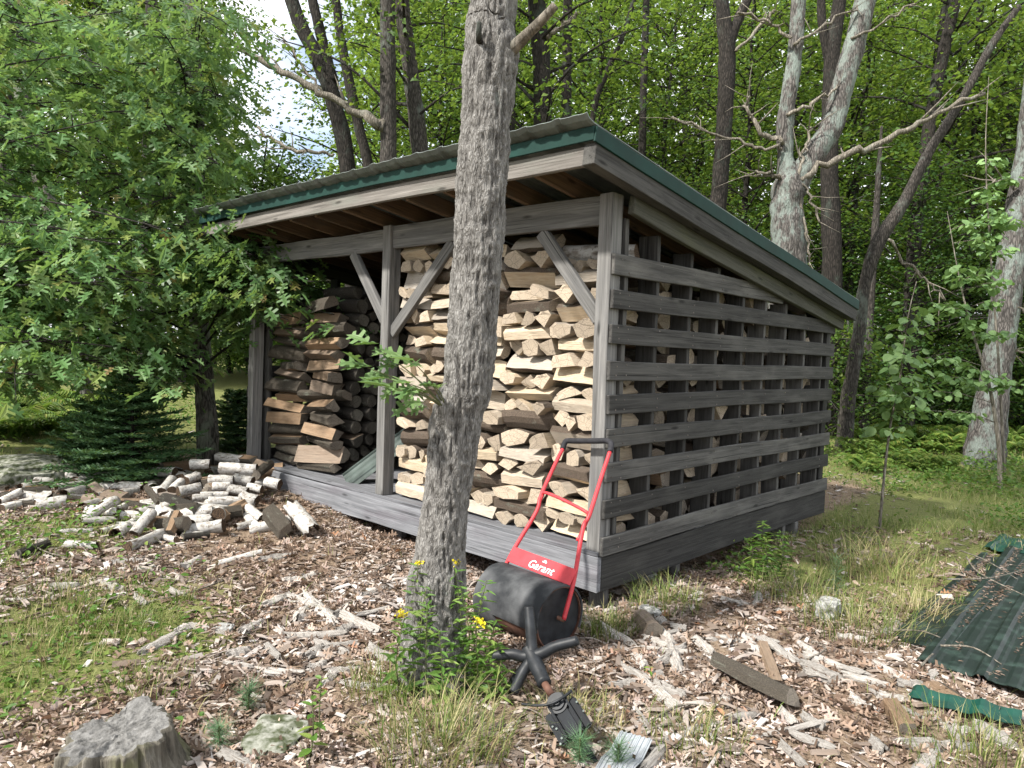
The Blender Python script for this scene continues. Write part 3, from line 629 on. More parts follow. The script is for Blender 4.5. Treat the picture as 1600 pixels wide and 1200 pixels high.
# ------------------------------------------------------------------ lawn roller
def roller():
    A = np.array((-2.715, 2.835, .0)); B = np.array((-2.25, 2.800, .0)); r = .156; zc = float(max(hz(A[0], A[1]), hz(B[0], B[1]))) + r - .006; A[2] = B[2] = zc
    ax = (B - A) / np.linalg.norm(B - A); fw = np.cross([0, 0, 1], ax); fw = fw if fw[1] < 0 else -fw; root = tag(empty('lawn_roller', (A[0] / 2 + B[0] / 2, A[1] / 2 + B[1] / 2, zc - r)), 'lawn roller with red handle and black covered drum leaning on the shed corner', 'roller')
    up = np.array([0, 0, 1.]); n = 64
    def shell(r0, r1, a0, a1, x0, x1, edge=0.0):
        mb = MB(); th = np.linspace(a0, a1, n); rings = []
        L = np.linalg.norm(B - A)
        for rr, xs_ in ((r1, (x0, x1)), (r0, (x0, x1))):
            for k, xx in enumerate(xs_):
                xv = xx + (edge * (vn(np.stack([th * 4, th * 0 + k * 7, th * 0], -1)) - .5) if edge else 0)
                rings.append(A + ax * (np.asarray(xv) * L)[..., None] + (np.cos(th)[:, None] * fw + np.sin(th)[:, None] * up) * rr if np.ndim(xv) else A + ax * xv * L + (np.cos(th)[:, None] * fw + np.sin(th)[:, None] * up) * rr)
        V = np.concatenate(rings); e = np.arange(n - 1); f = lambda p, q_: np.stack([p * n + e, q_ * n + e, q_ * n + e + 1, p * n + e + 1], -1)
        Qs = [f(0, 1), f(3, 2), f(1, 3), f(2, 0)]; ends = np.array([[0, n, 3 * n, 2 * n], [n - 1, 3 * n - 1, 4 * n - 1, 2 * n - 1]])
        mb.addn(V, np.concatenate(Qs + [ends])); me = mb.mesh('shell', [], False); bm = bmesh.new(); bm.from_mesh(me); bmesh.ops.remove_doubles(bm, verts=bm.verts, dist=1e-5); bmesh.ops.recalc_face_normals(bm, faces=bm.faces); bm.to_mesh(me); bm.free(); return me
    def P(name, me, mat, par=root): return attach(link(name, me, None, mat), par)
    P('drum', shell(r - .006, r, 0, 2 * math.pi, 0, 1), M_RUST)
    P('drum_cover', shell(r + .001, r + .010, -.25, math.pi + .5, -.012, 1.012, .02), M_RUBBER)
    P('drum_cover', shell(r + .001, r + .009, -1.1, -.245, -.012, .34, .10), M_RUBBER)
    mb = MB(); addtube(mb, [A - ax * .03, B + ax * .03], .011, 12); P('axle', mb.mesh('axle', [M_RUST], True), M_RUST)
    for k in (.12, .97):
        c = A + ax * np.linalg.norm(B - A) * k; mb = MB(); addtube(mb, [c - ax * .004, c + ax * .004], r * (.999 - .045), 40); P('hollow_shade_disc', mb.mesh('hollow_shade_disc', [M_BLACK]), M_BLACK)  # black discs put in for the shade inside the hollow drum ends
    # handle: two bars from the axle up to the grip that leans on the post
    Rb = [B + ax * .028, PL(897, 905, 1, 2.90), PL(911, 826, 1, 3.06), PL(921, 805, 1, 3.10), PL(940, 745, 1, 3.25), PL(953, 706, 1, 3.345)]
    Lb = [A - ax * .028, PL(799, 866, 1, 2.93), PL(838, 800, 1, 3.07), PL(845, 775, 1, 3.12), PL(868, 724, 1, 3.27), PL(879, 702, 1, 3.345)]
    for bar in (Lb, Rb):
        mb = MB(); addtube(mb, smoothpts(bar, 8), .0115, 12); P('handle_bar', mb.mesh('handle_bar', [M_RED], True), M_RED)
    gl, gr = PL(886, 689, 1, 3.395), PL(948, 689, 1, 3.395)
    gp = [Lb[-1], PL(882, 693, 1, 3.375), gl, gl * .75 + gr * .25, gl * .25 + gr * .75, gr, PL(955, 694, 1, 3.375), Rb[-1]]
    mb = MB(); addtube(mb, smoothpts(gp, 6), .0165, 12); P('grip', mb.mesh('grip', [M_GRIP], True), M_GRIP)
    cl, cr = np.array(Lb[3]), np.array(Rb[3]); l2, r2 = np.array(Lb[2]), np.array(Rb[2])
    dv = (cl - l2); cp = [l2 + dv * .2, cl - np.array([0, 0, .0]) + (cr - cl) * .03, cl + (cr - cl) * .14 + np.array([0, 0, .03]), cl + (cr - cl) * .86 + np.array([0, 0, .015]), cl + (cr - cl) * .97 - np.array([0, 0, .02]), r2 - (np.array(Rb[3]) - r2) * .9]
    mb = MB(); addtube(mb, smoothpts(cp, 6), .009, 10); P('crossbar', mb.mesh('crossbar', [M_RED], True), M_RED)
    # red plate with the maker's lettering
    pl, pr = np.array(PL(800, 866, 1, 2.915)), np.array(PL(894, 902, 1, 2.885)); X = Vector(pr - pl); wlen = X.length; X.normalize()
    upv = Vector(PL(805, 848, 1, 2.955) - pl); upv = (upv - X * upv.dot(X)).normalized(); N_ = X.cross(upv); N_ = N_ if N_.y < 0 else -N_; Yv = N_.cross(X)
    Mx = Matrix((X, Yv, N_)).transposed().to_4x4(); Mx.translation = Vector((pl + pr) / 2)
    bm = bmesh.new(); bmesh.ops.create_cube(bm, size=1)
    for v in bm.verts: v.co = Vector((v.co.x * (wlen + .02), v.co.y * .088, v.co.z * .006))
    bmesh.ops.bevel(bm, geom=bm.edges[:], offset=.002, segments=1, affect='EDGES'); me = bpy.data.meshes.new('plate'); bm.to_mesh(me); bm.free()
    pt = P('plate', me, M_RED); pt.matrix_basis = Mx
    fc = bpy.data.curves.new('lettering', 'FONT'); fc.body = 'Garant'; fc.size = .060; fc.shear = .22; fc.offset = .0003; fc.align_x = 'CENTER'; fc.align_y = 'CENTER'; fc.extrude = .0006; fc.space_character = 1.08
    tmp = bpy.data.objects.new('tmp', fc); COL.objects.link(tmp); bpy.context.view_layer.update(); me = bpy.data.meshes.new_from_object(tmp.evaluated_get(bpy.context.evaluated_depsgraph_get())); bpy.data.objects.remove(tmp)
    me.materials.clear(); me.materials.append(M_WHITE); lo = link('lettering', me); lo.parent = pt; lo.location = (.01, -.012, .0042)
    q = [(-.5, 0), (-.62, .35), (-.3, .3), (-.2, .8), (0, .45), (.2, .8), (.3, .3), (.62, .35), (.5, 0)]; m2 = mesh('leaf_emblem', np.array([(x_ * .026, y_ * .020, 0) for x_, y_ in q] + [(0, 0, 0)]), [np.array([(k, k + 1, 9) for k in range(8)])], [M_WHITE]); lo = link('leaf_emblem', m2); lo.parent = pt; lo.location = (.018, .018, .0042)
roller()

# ------------------------------------------------------------------ office chair base lying on its side
def chair_base():
    d = 2.98; H_ = PX(832, 1026, d); root = tag(empty('chair_base', GP(835, 1085)), 'black five armed office chair base lying tipped on the wood chips', 'chair base')
    def P(name, mb, mat, par=root, sm=True): return attach(link(name, mb.mesh(name, [mat], sm)), par)
    for (ex, ey, dd) in ((826, 948, 3.06), (903, 1000, 2.94), (770, 1024, 3.02), (802, 1082, 2.92), (783, 1098, 3.12)):
        e = PX(ex, ey, dd); m_ = (H_ + e) / 2 + np.array([0, 0, .008]); mb = MB(); pts = smoothpts([H_, H_ * .75 + e * .25, m_, e * .9 + H_ * .1, e], 5); addtube(mb, pts, np.interp(np.linspace(0, 1, len(pts)), [0, .2, .9, 1], [.030, .0235, .0195, .015]), 16); leg = P('leg', mb, M_BLACK)
        mb = MB(); dn = np.array([0, 0, 1.]); q = e * .93 + H_ * .07; axv = PX(832, 1026, 2.6) - H_; axv /= np.linalg.norm(axv)
        addtube(mb, [q - axv * .03, q + axv * .012], .013, 12); P('caster_socket', mb, M_BLACK, leg)
    c1 = PX(851, 1068, d - .12); mb = MB(); addtube(mb, smoothpts([PX(826, 1014, d + .03), H_, c1 * .5 + H_ * .5, c1], 4), [.034] * 5 + [.031] * 4 + [.028] * 4, 20); P('hub', mb, M_BLACK)
    c2 = PX(862, 1086, d - .17); mb = MB(); addtube(mb, [c1 * .98 + H_ * .02, c2], .0145, 14); P('gas_column', mb, M_RUST)
    # tilt mechanism: pressed steel tray with two side wings, boss, lever
    c3 = PX(885, 1122, d - .26); X = Vector(PX(908, 1162, d - .33) - PX(862, 1086, d - .17)).normalized(); Nn = -Vector(ray(880, 1120)); Nn = (Nn - X * Nn.dot(X)).normalized(); Y = Nn.cross(X)
    Mx = Matrix((X, Y, Nn)).transposed().to_4x4(); Mx.translation = Vector(c3)
    def boxp(name, sx, sy, sz, loc, mat, bev=.004, par=root):
        bm = bmesh.new(); bmesh.ops.create_cube(bm, size=1)
        for v in bm.verts: v.co = Vector((v.co.x * sx, v.co.y * sy, v.co.z * sz))
        bmesh.ops.bevel(bm, geom=bm.edges[:], offset=bev, segments=2, affect='EDGES'); me = bpy.data.meshes.new(name); bm.to_mesh(me); bm.free(); me.materials.append(mat); o = attach(link(name, me), par); o.matrix_basis = Mx @ Matrix.Translation(loc); return o
    tr = boxp('tilt_plate', .17, .062, .045, (0, 0, -.005), M_STEEL, .01)
    for s in (-1, 1):
        boxp('side_wing', .13, .032, .016, (.016, s * .052, .006), M_STEEL, .006)
        boxp('flange', .16, .007, .05, (.0, s * .034, .012), M_STEEL)
    mb = MB()
    for rr, z0, z1 in ((.040, .008, .022), (.029, .022, .030), (.016, .030, .042)): addtube(mb, [(-.058, 0, z0), (-.058, 0, z1)], rr, 24)
    o = attach(link('boss', mb.mesh('boss', [M_BLACK], False)), root); o.matrix_basis = Mx
    mb = MB(); addtube(mb, smoothpts([(-.06, .07, .03), (-.05, .02, .046), (-.06, -.03, .046), (-.085, -.075, .05), (-.115, -.115, .06)], 5), .0055, 8); o = attach(link('lever', mb.mesh('lever', [M_BLACK], True)), root); o.matrix_basis = Mx
    for k in range(6):
        mb = MB(); p_ = (U(-.03, .08), random.choice((-.058, .058)) + U(-.01, .01), .015); addtube(mb, [p_, (p_[0], p_[1], .0195)], .0042, 8); o = attach(link('bolt', mb.mesh('bolt', [M_STRIP])), root); o.matrix_basis = Mx
    boxp('seat_bracket', .13, .035, .012, (.14, .0, -.012), M_STEEL)
chair_base()

# ------------------------------------------------------------------ stump, rocks
def stump():
    b = GP(188, 1212); n, m = 200, 34; th = np.arange(n) / n * 2 * math.pi; zs = np.linspace(-.05, .155, m); VV = []
    for k, z in enumerate(zs):
        fl = 1 + .45 * math.exp(-max(z, 0) / .06); q = np.stack([np.cos(th) * 3, np.sin(th) * 3, th * 0 + z * 2.2], -1)
        r = .160 * fl * (1 + .10 * np.sin(th * 3 + .6) + .06 * np.sin(th * 5 + 2)) + .05 * (vn(q * 2.3) - .5) + .026 * (vn(q * np.array([6, 6, .7])) - .5) + .014 * (vn(q * np.array([14, 14, 1.5])) - .5) - .012 * (k == m - 1)
        zz = z + (.045 * (vn(np.stack([np.cos(th) * 2, np.sin(th) * 2, th * 0], -1) * 1.7) - .5) + .03 * np.cos(th - 1.2)) * max(0, z / .155)
        VV.append(np.stack([b[0] + r * np.cos(th), b[1] + r * np.sin(th), b[2] + zz], -1))
    V = np.concatenate(VV); e = np.arange(n); Q = np.concatenate([np.stack([k * n + e, k * n + (e + 1) % n, (k + 1) * n + (e + 1) % n, (k + 1) * n + e], -1) for k in range(m - 1)])
    root = tag(empty('tree_stump', b), 'weathered grey tree stump in the lower left foreground', 'stump'); attach(link('bark_side', mesh('bark_side', V, [Q], [M_STUMP], None, True)), root)
    rim = VV[-1]; c = rim.mean(0); T = []; kk = 30
    for k in range(kk + 1):
        f = 1 - k / kk * .98; R_ = c + (rim - c) * f; nz_ = vn(R_ * 16) * .022 + vn(R_ * np.array([140, 50, 50])) * .014 + vn(R_ * 150) * .006; R_[:, 2] += (nz_ - .021) * min(1, k / 5) - .012 * (1 - f); T.append(R_)
    V = np.concatenate(T); Q = np.concatenate([np.stack([k * n + e, k * n + (e + 1) % n, (k + 1) * n + (e + 1) % n, (k + 1) * n + e], -1) for k in range(kk)])
    attach(link('cut_top', mesh('cut_top', V, [Q, np.array([np.arange(n) + kk * n])], [M_STUMPTOP], None, True)), root)
stump()
def rock(px, py, sx, sy, sz, label, mat, seed, sink=.35, name='rock', cat='rock', group=None):
    bm = bmesh.new(); bmesh.ops.create_icosphere(bm, subdivisions=4, radius=1); p = GP(px, py); V = np.array([v.co for v in bm.verts]); k = 1 + .5 * (vn(V * 1.3 + seed) - .5) + .25 * (vn(V * 3.1 + seed) - .5) + .12 * (vn(V * 8 + seed) - .5)
    V = np.sign(V) * np.abs(V) ** .62 * k[:, None] * np.array([sx, sy, sz])
    for v, c in zip(bm.verts, V): v.co = c
    me = bpy.data.meshes.new(name); bm.to_mesh(me); bm.free(); me.materials.append(mat); o = link(name, me); o.location = (p[0], p[1], p[2] + sz * (1 - sink * 2)); o.rotation_euler = (0, 0, seed * 1.7)
    return tag(o, label, cat, group)
rock(1293, 962, .085, .07, .06, 'pale grey stone sitting in the grass right of the shed', M_ROCK, 3, .2)
rock(425, 1160, .13, .10, .03, 'flat greenish stone half buried in the chips beside a leafy seedling', M_MOSSROCK, 5, .3)
rock(1015, 962, .05, .045, .035, 'small square grey stone in front of the shed corner', M_ROCK, 9, .25)
rock(40, 752, .38, .28, .17, 'low mossy boulder at the left edge below the firs', M_MOSSROCK, 12, .35)
rock(1580, 668, .35, .3, .2, 'grey boulder at the right edge beyond the pale trunk', M_ROCK, 15, .3)
rock(1450, 690, .5, .4, .2, 'dark mossy boulder in the undergrowth left of the pale trunk', M_MOSSROCK, 16, .3)
rock(1000, 900, .12, .09, .05, 'flat pale stone under the shed edge', M_ROCK, 22, .3)
rock(350, 985, .05, .04, .02, 'small flat grey stone on the chips left of the trunk', M_ROCK, 31, .25)

LIT_T = (np.array([(0, 0, .02), (.25, .26, .12), (.7, .22, .10), (1, 0, .0), (.68, -.24, .14), (.22, -.25, .08), (.5, 0, -.03)]), [[0, 6, 1][::-1], [1, 6, 2][::-1], [2, 6, 3][::-1], [3, 6, 4][::-1], [4, 6, 5][::-1], [5, 6, 0][::-1]])

# ------------------------------------------------------------------ birch heap left of the shed
def span(p0, p1, dz0, dz1, maxl, r):
    """two picture points on the heap -> two points in space; a log that would come out too long is tipped up instead"""
    a, b = GP(*p0, dz0 + r), GP(*p1, dz1 + r)
    if np.linalg.norm(a - b) > maxl:
        if fdepth(a) > fdepth(b): b, a = a, b; p0, p1 = p1, p0
        b = PX(*p1, fdepth(a) + .16); b[2] = min(b[2], a[2] + .25)
        if np.linalg.norm(a - b) > maxl: b = a + (b - a) / np.linalg.norm(b - a) * maxl
    return a, b
def put_span(me, name, a, b, wdt, hgt, label, cat, group=None, roll=0.0):
    o = link(name, me); X = Vector(b - a); L = X.length; X.normalize(); Z = Vector((0, 0, 1)); Z = (Z - X * Z.dot(X)).normalized(); Y = Z.cross(X)
    Mx = Matrix((X, Y, Z)).transposed().to_4x4() @ Matrix.Rotation(roll, 4, 'X') @ Matrix.Translation((0, 0, -hgt / 2)) @ Matrix.Diagonal((L, wdt, hgt, 1)); Mx.translation += Vector((a + b) / 2)
    o.matrix_basis = Mx; return tag(o, label, cat, group)
def shell_mesh(name, mats, seed, arc=2.6):
    rng = np.random.default_rng(seed); n, m = 10, 5; th = np.linspace(-arc / 2, arc / 2, n); VV = []
    for rr in (.5, .42):
        for t in np.linspace(-.5, .5, m):
            q = 1 + .1 * rng.normal(); e = .05 * rng.normal(size=n) * (abs(t) > .4); VV.append(np.stack([t + e, rr * q * np.sin(th), rr * q * np.cos(th) + .5 - .5 * (arc < 1)], -1))
    V = np.concatenate(VV); Qs = []; k = n * m
    for r in range(m - 1):
        for e in range(n - 1):
            Qs.append((r * n + e, (r + 1) * n + e, (r + 1) * n + e + 1, r * n + e + 1)); Qs.append((k + r * n + e + 1, k + (r + 1) * n + e + 1, k + (r + 1) * n + e, k + r * n + e))
        Qs += [(r * n, k + r * n, k + (r + 1) * n, (r + 1) * n), (r * n + n - 1, (r + 1) * n + n - 1, k + (r + 1) * n + n - 1, k + r * n + n - 1)]
    nb = len(Qs)
    for e in range(n - 1): Qs += [(e, e + 1, k + e + 1, k + e), ((m - 1) * n + e, k + (m - 1) * n + e, k + (m - 1) * n + e + 1, (m - 1) * n + e + 1)]
    mi = np.array([0 if (i_ < (m - 1) * (2 * (n - 1) + 2) and i_ % (2 * (n - 1) + 2) % 2 == 0) else 2 for i_ in range(len(Qs))])
    return mesh(name, V, [np.array(Qs)], mats, [mi], True)
V_BIRCH = [log_mesh('birch_log', 'round', 400 + i, LM_BIRCH, 6, .05) for i in range(7)]; V_CURL = [shell_mesh('birch_bark_curl', LM_BIRCH, 420 + i, a) for i, a in enumerate((4.6, 3.6, 5.2))]
HEAP = [  # crop pixels x0 y0 x1 y1 width kind
 (1090, 205, 1215, 220, 42, 'b'), (1100, 258, 1285, 270, 56, 'b'), (1175, 312, 1265, 330, 50, 'b'), (1045, 318, 1170, 320, 50, 'b'), (1145, 365, 1235, 380, 46, 'b'), (1045, 430, 1210, 430, 60, 'b'),
 (1205, 400, 1285, 425, 50, 'b'), (1240, 352, 1310, 368, 40, 'b'), (890, 380, 1000, 358, 50, 'b'), (860, 372, 905, 328, 46, 'b'), (930, 322, 990, 298, 42, 'b'), (812, 380, 862, 318, 52, 'b'), (830, 425, 1000, 480, 88, 'd'),
 (640, 655, 810, 590, 60, 'b'), (842, 590, 884, 490, 58, 'o'), (672, 590, 765, 480, 55, 'b'), (590, 580, 680, 520, 42, 'b'), (410, 525, 560, 430, 44, 'b'), (1455, 450, 1560, 580, 78, 'c'), (1340, 480, 1425, 580, 76, 'o'),
 (1060, 525, 1215, 440, 60, 'o'), (1240, 460, 1310, 520, 52, 'c'), (1180, 560, 1265, 540, 46, 'c'), (950, 240, 1050, 240, 42, 'b'), (1010, 512, 1065, 470, 52, 'b'), (1280, 295, 1352, 240, 46, 'o'), (270, 582, 460, 575, 30, 'c'),
 (330, 640, 480, 652, 46, 'c'), (90, 690, 240, 640, 46, 'd'), (130, 240, 252, 290, 38, 'b'), (240, 250, 382, 320, 46, 'b'), (1080, 745, 1300, 685, 38, 'b'), (500, 580, 600, 553, 34, 'b'), (920, 592, 1030, 602, 40, 'b'),
 (1000, 400, 1140, 395, 40, 'b'), (960, 415, 1060, 405, 40, 'b'), (740, 360, 800, 440, 46, 'o'), (540, 500, 620, 450, 40, 'b'), (1040, 610, 1130, 575, 30, 'o'), (1190, 215, 1270, 225, 46, 'o'), (1330, 330, 1400, 345, 52, 'b'), (1060, 355, 1150, 350, 44, 'b'),
 (700, 440, 770, 430, 40, 'b'), (1230, 500, 1290, 560, 44, 'c'), (910, 610, 1040, 600, 44, 'd'), (480, 400, 560, 385, 36, 'b'), (0, 430, 100, 380, 40, 'c'), (0, 370, 60, 340, 36, 'o'), (280, 360, 420, 340, 44, 'c'), (1270, 240, 1330, 260, 48, 'o')]
NM = {'b': ('birch_log', 'white birch log'), 'c': ('birch_bark_curl', 'white birch bark curl'), 'o': ('weathered_log', 'brown rotten log'), 'd': ('weathered_log', 'dark grey weathered log')}
WH = lambda x, y: ('at the top of the birch heap' if y < 300 and x > 800 else 'in the middle of the birch heap' if x > 800 and y < 470 else 'at the foot of the birch heap' if x > 560 else 'on the litter left of the birch heap')
for k, (x0, y0, x1, y1, wd, kd) in enumerate(HEAP):
    lift = lambda x, y: .20 * float(np.clip((500 - y) / 260, 0, 1)) * float(sst(700, 900, x)) + .0
    p0 = (x0 * .3125, 650 + y0 * .3125); p1 = (x1 * .3125, 650 + y1 * .3125); dd = fdepth(GP((p0[0] + p1[0]) / 2, (p0[1] + p1[1]) / 2 + 6)); r = wd * .3125 / 2 / F * dd
    a, b = span(p0, p1, lift(x0, y0) - .01, lift(x1, y1) - .01, .44, r)
    me = random.choice(V_BIRCH if kd == 'b' else V_CURL if kd == 'c' else V_OLD if kd == 'o' else V_RND)
    put_span(me, NM[kd][0], a, b, 2 * r, 2 * r, NM[kd][1] + ' ' + WH(x0, y0), 'log', 'logs heaped left of the shed', U(0, 6.28) if kd == 'b' else U(-.4, .4))
for k in range(38):                                         # lower layers of the heap
    x0 = U(800, 1370); y0 = U(300, 600); p = GP(x0 * .3125, 650 + y0 * .3125); lift_ = .17 * max(0, (500 - y0) / 260) * U(.1, .85); an = U(0, 3.14); L = U(.2, .36); r = U(.04, .065)
    c = p + np.array([0, 0, lift_ + r]); dv = np.array([math.cos(an), math.sin(an), U(-.25, .25)]) * L / 2
    kd = random.choice('bbbbcood'); put_span(random.choice(V_BIRCH if kd == 'b' else V_CURL if kd == 'c' else V_OLD), NM[kd][0], c - dv, c + dv, 2 * r, 2 * r, NM[kd][1] + ' wedged low in the birch heap', 'log', 'logs heaped left of the shed', U(0, 6))

for k in range(52):                                         # pieces strewn from the heap to the left edge
    x0 = U(20, 270); y0 = U(735, 850) if x0 > 120 else U(725, 800); p = GP(x0, y0); an = U(0, 3.14); L = U(.12, .34); r = U(.022, .05); c = p + np.array([0, 0, r * .8]); dv = np.array([math.cos(an), math.sin(an), U(-.12, .12)]) * L / 2
    kd = random.choice('bbccoo'); put_span(random.choice(V_BIRCH if kd == 'b' else V_CURL if kd == 'c' else V_OLD), NM[kd][0], c - dv, c + dv, 2 * r, 2 * r, NM[kd][1] + ' strewn left of the heap', 'log', 'logs strewn left of the heap', U(0, 6) if kd == 'b' else U(-.4, .4))

# ------------------------------------------------------------------ bark slabs and broken wood on the ground
def slab_mesh(seed):
    rng = np.random.default_rng(seed); n, m = 7, 9; arc = rng.uniform(.7, 1.5); th = np.linspace(-arc / 2, arc / 2, n); VV = []; tap = rng.uniform(.3, .9, 2)
    for s in (0, 1):
        for i_, t in enumerate(np.linspace(-.5, .5, m)):
            wdt = (tap[0] + (1 - tap[0]) * min(1, (t + .5) * 4)) * (tap[1] + (1 - tap[1]) * min(1, (.5 - t) * 4)); q = np.stack([th * 3, th * 0 + t * 9, th * 0 + seed], -1)
            zz = (np.cos(th) - math.cos(arc / 2)) / (1 - math.cos(arc / 2) + 1e-6) * .55 + .5 * (vn(q * 1.1) - .5) - s * .35
            VV.append(np.stack([t + .06 * rng.normal(size=n) * (abs(t) > .35), np.sin(th) / math.sin(arc / 2) * .5 * wdt * (1 + .1 * rng.normal()), zz], -1))
    V = np.concatenate(VV); k = n * m; Qs = []
    for r in range(m - 1):
        for e in range(n - 1): Qs += [(r * n + e, r * n + e + 1, (r + 1) * n + e + 1, (r + 1) * n + e)[::-1], (k + r * n + e, k + (r + 1) * n + e, k + (r + 1) * n + e + 1, k + r * n + e + 1)[::-1]]
        Qs += [(r * n, (r + 1) * n, k + (r + 1) * n, k + r * n)[::-1], (r * n + n - 1, k + r * n + n - 1, k + (r + 1) * n + n - 1, (r + 1) * n + n - 1)[::-1]]
    for e in range(n - 1): Qs += [(e, k + e, k + e + 1, e + 1), ((m - 1) * n + e, (m - 1) * n + e + 1, k + (m - 1) * n + e + 1, k + (m - 1) * n + e)]
    return mesh('bark_piece', V, [np.array(Qs)], [M_SLAB])
V_SLAB = [slab_mesh(500 + i) for i in range(9)]
def crop(o, s, L): return [(o[0] + a * s, o[1] + b * s, o[0] + c * s, o[1] + d * s, wd * s) for a, b, c, d, wd in L]
SLABS = crop((900, 880), .2667, [(150, 370, 330, 470, 70), (370, 400, 400, 620, 80), (200, 560, 420, 690, 80), (390, 680, 600, 840, 70), (560, 480, 605, 620, 55), (980, 430, 1070, 520, 70), (350, 870, 420, 960, 34), (460, 700, 640, 780, 70), (200, 720, 340, 700, 60), (830, 440, 960, 460, 50), (500, 390, 560, 470, 60), (1320, 480, 1500, 600, 30), (1200, 860, 1290, 930, 50), (560, 370, 640, 380, 40), (1200, 1060, 1340, 1180, 40), (860, 730, 880, 820, 60), (1060, 670, 1150, 700, 60), (700, 440, 800, 520, 50)]) + \
    crop((350, 880), .2667, [(470, 190, 640, 330, 90), (690, 290, 900, 390, 56), (380, 430, 700, 410, 34), (90, 400, 230, 340, 34), (850, 490, 990, 560, 86), (20, 540, 150, 500, 60), (480, 540, 580, 490, 50), (610, 640, 800, 620, 44), (570, 730, 650, 620, 50), (660, 400, 750, 360, 40), (230, 240, 370, 190, 44), (500, 620, 560, 600, 60), (820, 190, 1050, 120, 34), (430, 330, 500, 220, 60), (0, 600, 160, 610, 44), (260, 330, 330, 560, 34)]) + \
    crop((1250, 820), .3167, [(10, 680, 200, 750, 46), (30, 640, 240, 720, 40), (20, 720, 160, 780, 40), (390, 840, 510, 870, 76), (550, 850, 720, 910, 60), (690, 990, 850, 1030, 64), (860, 980, 1050, 1080, 74), (480, 780, 600, 790, 40), (250, 850, 380, 920, 80), (900, 880, 1010, 980, 50), (350, 1060, 400, 1100, 60), (10, 940, 120, 1000, 40)]) + \
    crop((0, 650), .3125, [(560, 735, 720, 720, 36), (900, 760, 1000, 710, 40), (1300, 720, 1470, 690, 34), (250, 855, 400, 845, 36), (600, 770, 760, 780, 40), (700, 1190, 890, 1080, 44), (1200, 1090, 1310, 1030, 40), (850, 870, 930, 900, 24), (960, 1050, 1140, 1090, 30), (880, 1080, 960, 1045, 40), (1440, 900, 1590, 960, 60), (1420, 1100, 1580, 1090, 50), (0, 930, 130, 925, 28), (180, 640, 240, 620, 24), (500, 830, 620, 870, 50), (680, 900, 730, 940, 30)])
for k, (x0, y0, x1, y1, wd) in enumerate(SLABS):
    dd = fdepth(GP((x0 + x1) / 2, (y0 + y1) / 2)); wm = max(.04, wd / F * dd * 1.3); a, b = span((x0, y0), (x1, y1), .0, .0, .42, .012); a[2] = hz(a[0], a[1]) + .030; b[2] = hz(b[0], b[1]) + .026
    if np.linalg.norm(a - b) < .08: b = a + (b - a) / np.linalg.norm(b - a) * .08
    where = 'in front of the shed corner' if x0 > 900 and x0 < 1290 else 'near the green metal sheets' if x0 > 1290 else 'on the litter left of the front trunk' if x0 > 350 else 'on the litter at the left'
    put_span(random.choice(V_SLAB), 'bark_piece', a, b, wm, min(.075, wm * .7), 'weathered grey bark slab ' + where, 'bark', 'bark slabs strewn on the ground', U(-.25, .25))
for k in range(70):
    x0 = U(330, 1480); y0 = U(880, 1195); p = GP(x0, y0); L = U(.09, .32); an = U(0, 3.14)
    if 590 < x0 < 960 and y0 > 940 or gz(p[0], p[1]) > .5 or (p[1] > 3.3 and p[0] < -2.3): continue
    dv = np.array([math.cos(an), math.sin(an), U(-.08, .08)]) * L / 2; wm = U(.03, .075); p[2] += .022
    put_span(random.choice(V_SLAB), 'bark_piece', p - dv, p + dv, wm, wm * U(.4, .8), 'small weathered bark slab ' + ('in front of the shed corner' if x0 > 900 else 'left of the front trunk'), 'bark', 'bark slabs strewn on the ground', U(-.3, .3))
def gspan(p0, p1, wd, me, name, label, cat, hgt=None):
    dd = fdepth(GP((p0[0] + p1[0]) / 2, (p0[1] + p1[1]) / 2)); wm = wd / F * dd * 1.15; a, b = span(p0, p1, 0, 0, .6, wm * .4); h = hgt or wm * .8; a[2] = hz(a[0], a[1]) + h * .5; b[2] = hz(b[0], b[1]) + h * .5
    return put_span(me, name, a, b, wm, h, label, cat)
gspan((1118, 1035), (1238, 1095), 34, V_OLD[3], 'weathered_log', 'split grey brown log half sunk in the chips right of the chair base', 'log')
gspan((1190, 1005), (1213, 1068), 17, V_OLD[0], 'weathered_log', 'reddish rotten stick of wood above the sunk grey log', 'log')
gspan((1392, 1100), (1420, 1140), 24, V_OLD[6], 'weathered_log', 'short brown block of wood below the torn green sheet', 'log')
gspan((1455, 1055), (1515, 1095), 34, V_OLD[2], 'weathered_board', 'brown weathered board lying on the torn green sheet', 'board', .02)
gspan((1000, 962), (1022, 985), 26, V_OLD[10], 'weathered_log', 'square grey block of wood at the shed corner', 'log')

# ------------------------------------------------------------------ sheet metal at the right, ribbed panel at the bottom
def flat_sheet(name, a, b, wdt, mat, label, lift, cat='metal sheet', tilt=0.0, pitch=.23):
    L = float(np.linalg.norm((b - a)[:2])); me = ribbed(name, 0, wdt, [(0, .0), (L * .3, .012), (L * .6, -.006), (L, .01)], mat, th=.003, pitch=pitch); o = link(name, me); an = math.atan2(b[1] - a[1], b[0] - a[0]) - math.pi / 2
    o.location = (a[0], a[1], float(hz(a[0], a[1]) + hz(b[0], b[1])) / 2 + lift); o.rotation_euler = (0, tilt, an); return tag(o, label, cat)
flat_sheet('metal_sheet', GP(1430, 1040), GP(1572, 862), 1.6, M_SHEET, 'dark green ribbed roofing sheet lying on the ground at the right edge', .022)
flat_sheet('metal_sheet', GP(1388, 1000), GP(1530, 870), .62, M_SHEET, 'lower dark roofing sheet half buried in dry grass', .012)
flat_sheet('metal_sheet', GP(1535, 862), GP(1560, 842), 1.3, M_SHEETG, 'strip of bright green sheet beyond the dark roofing sheets', .022)
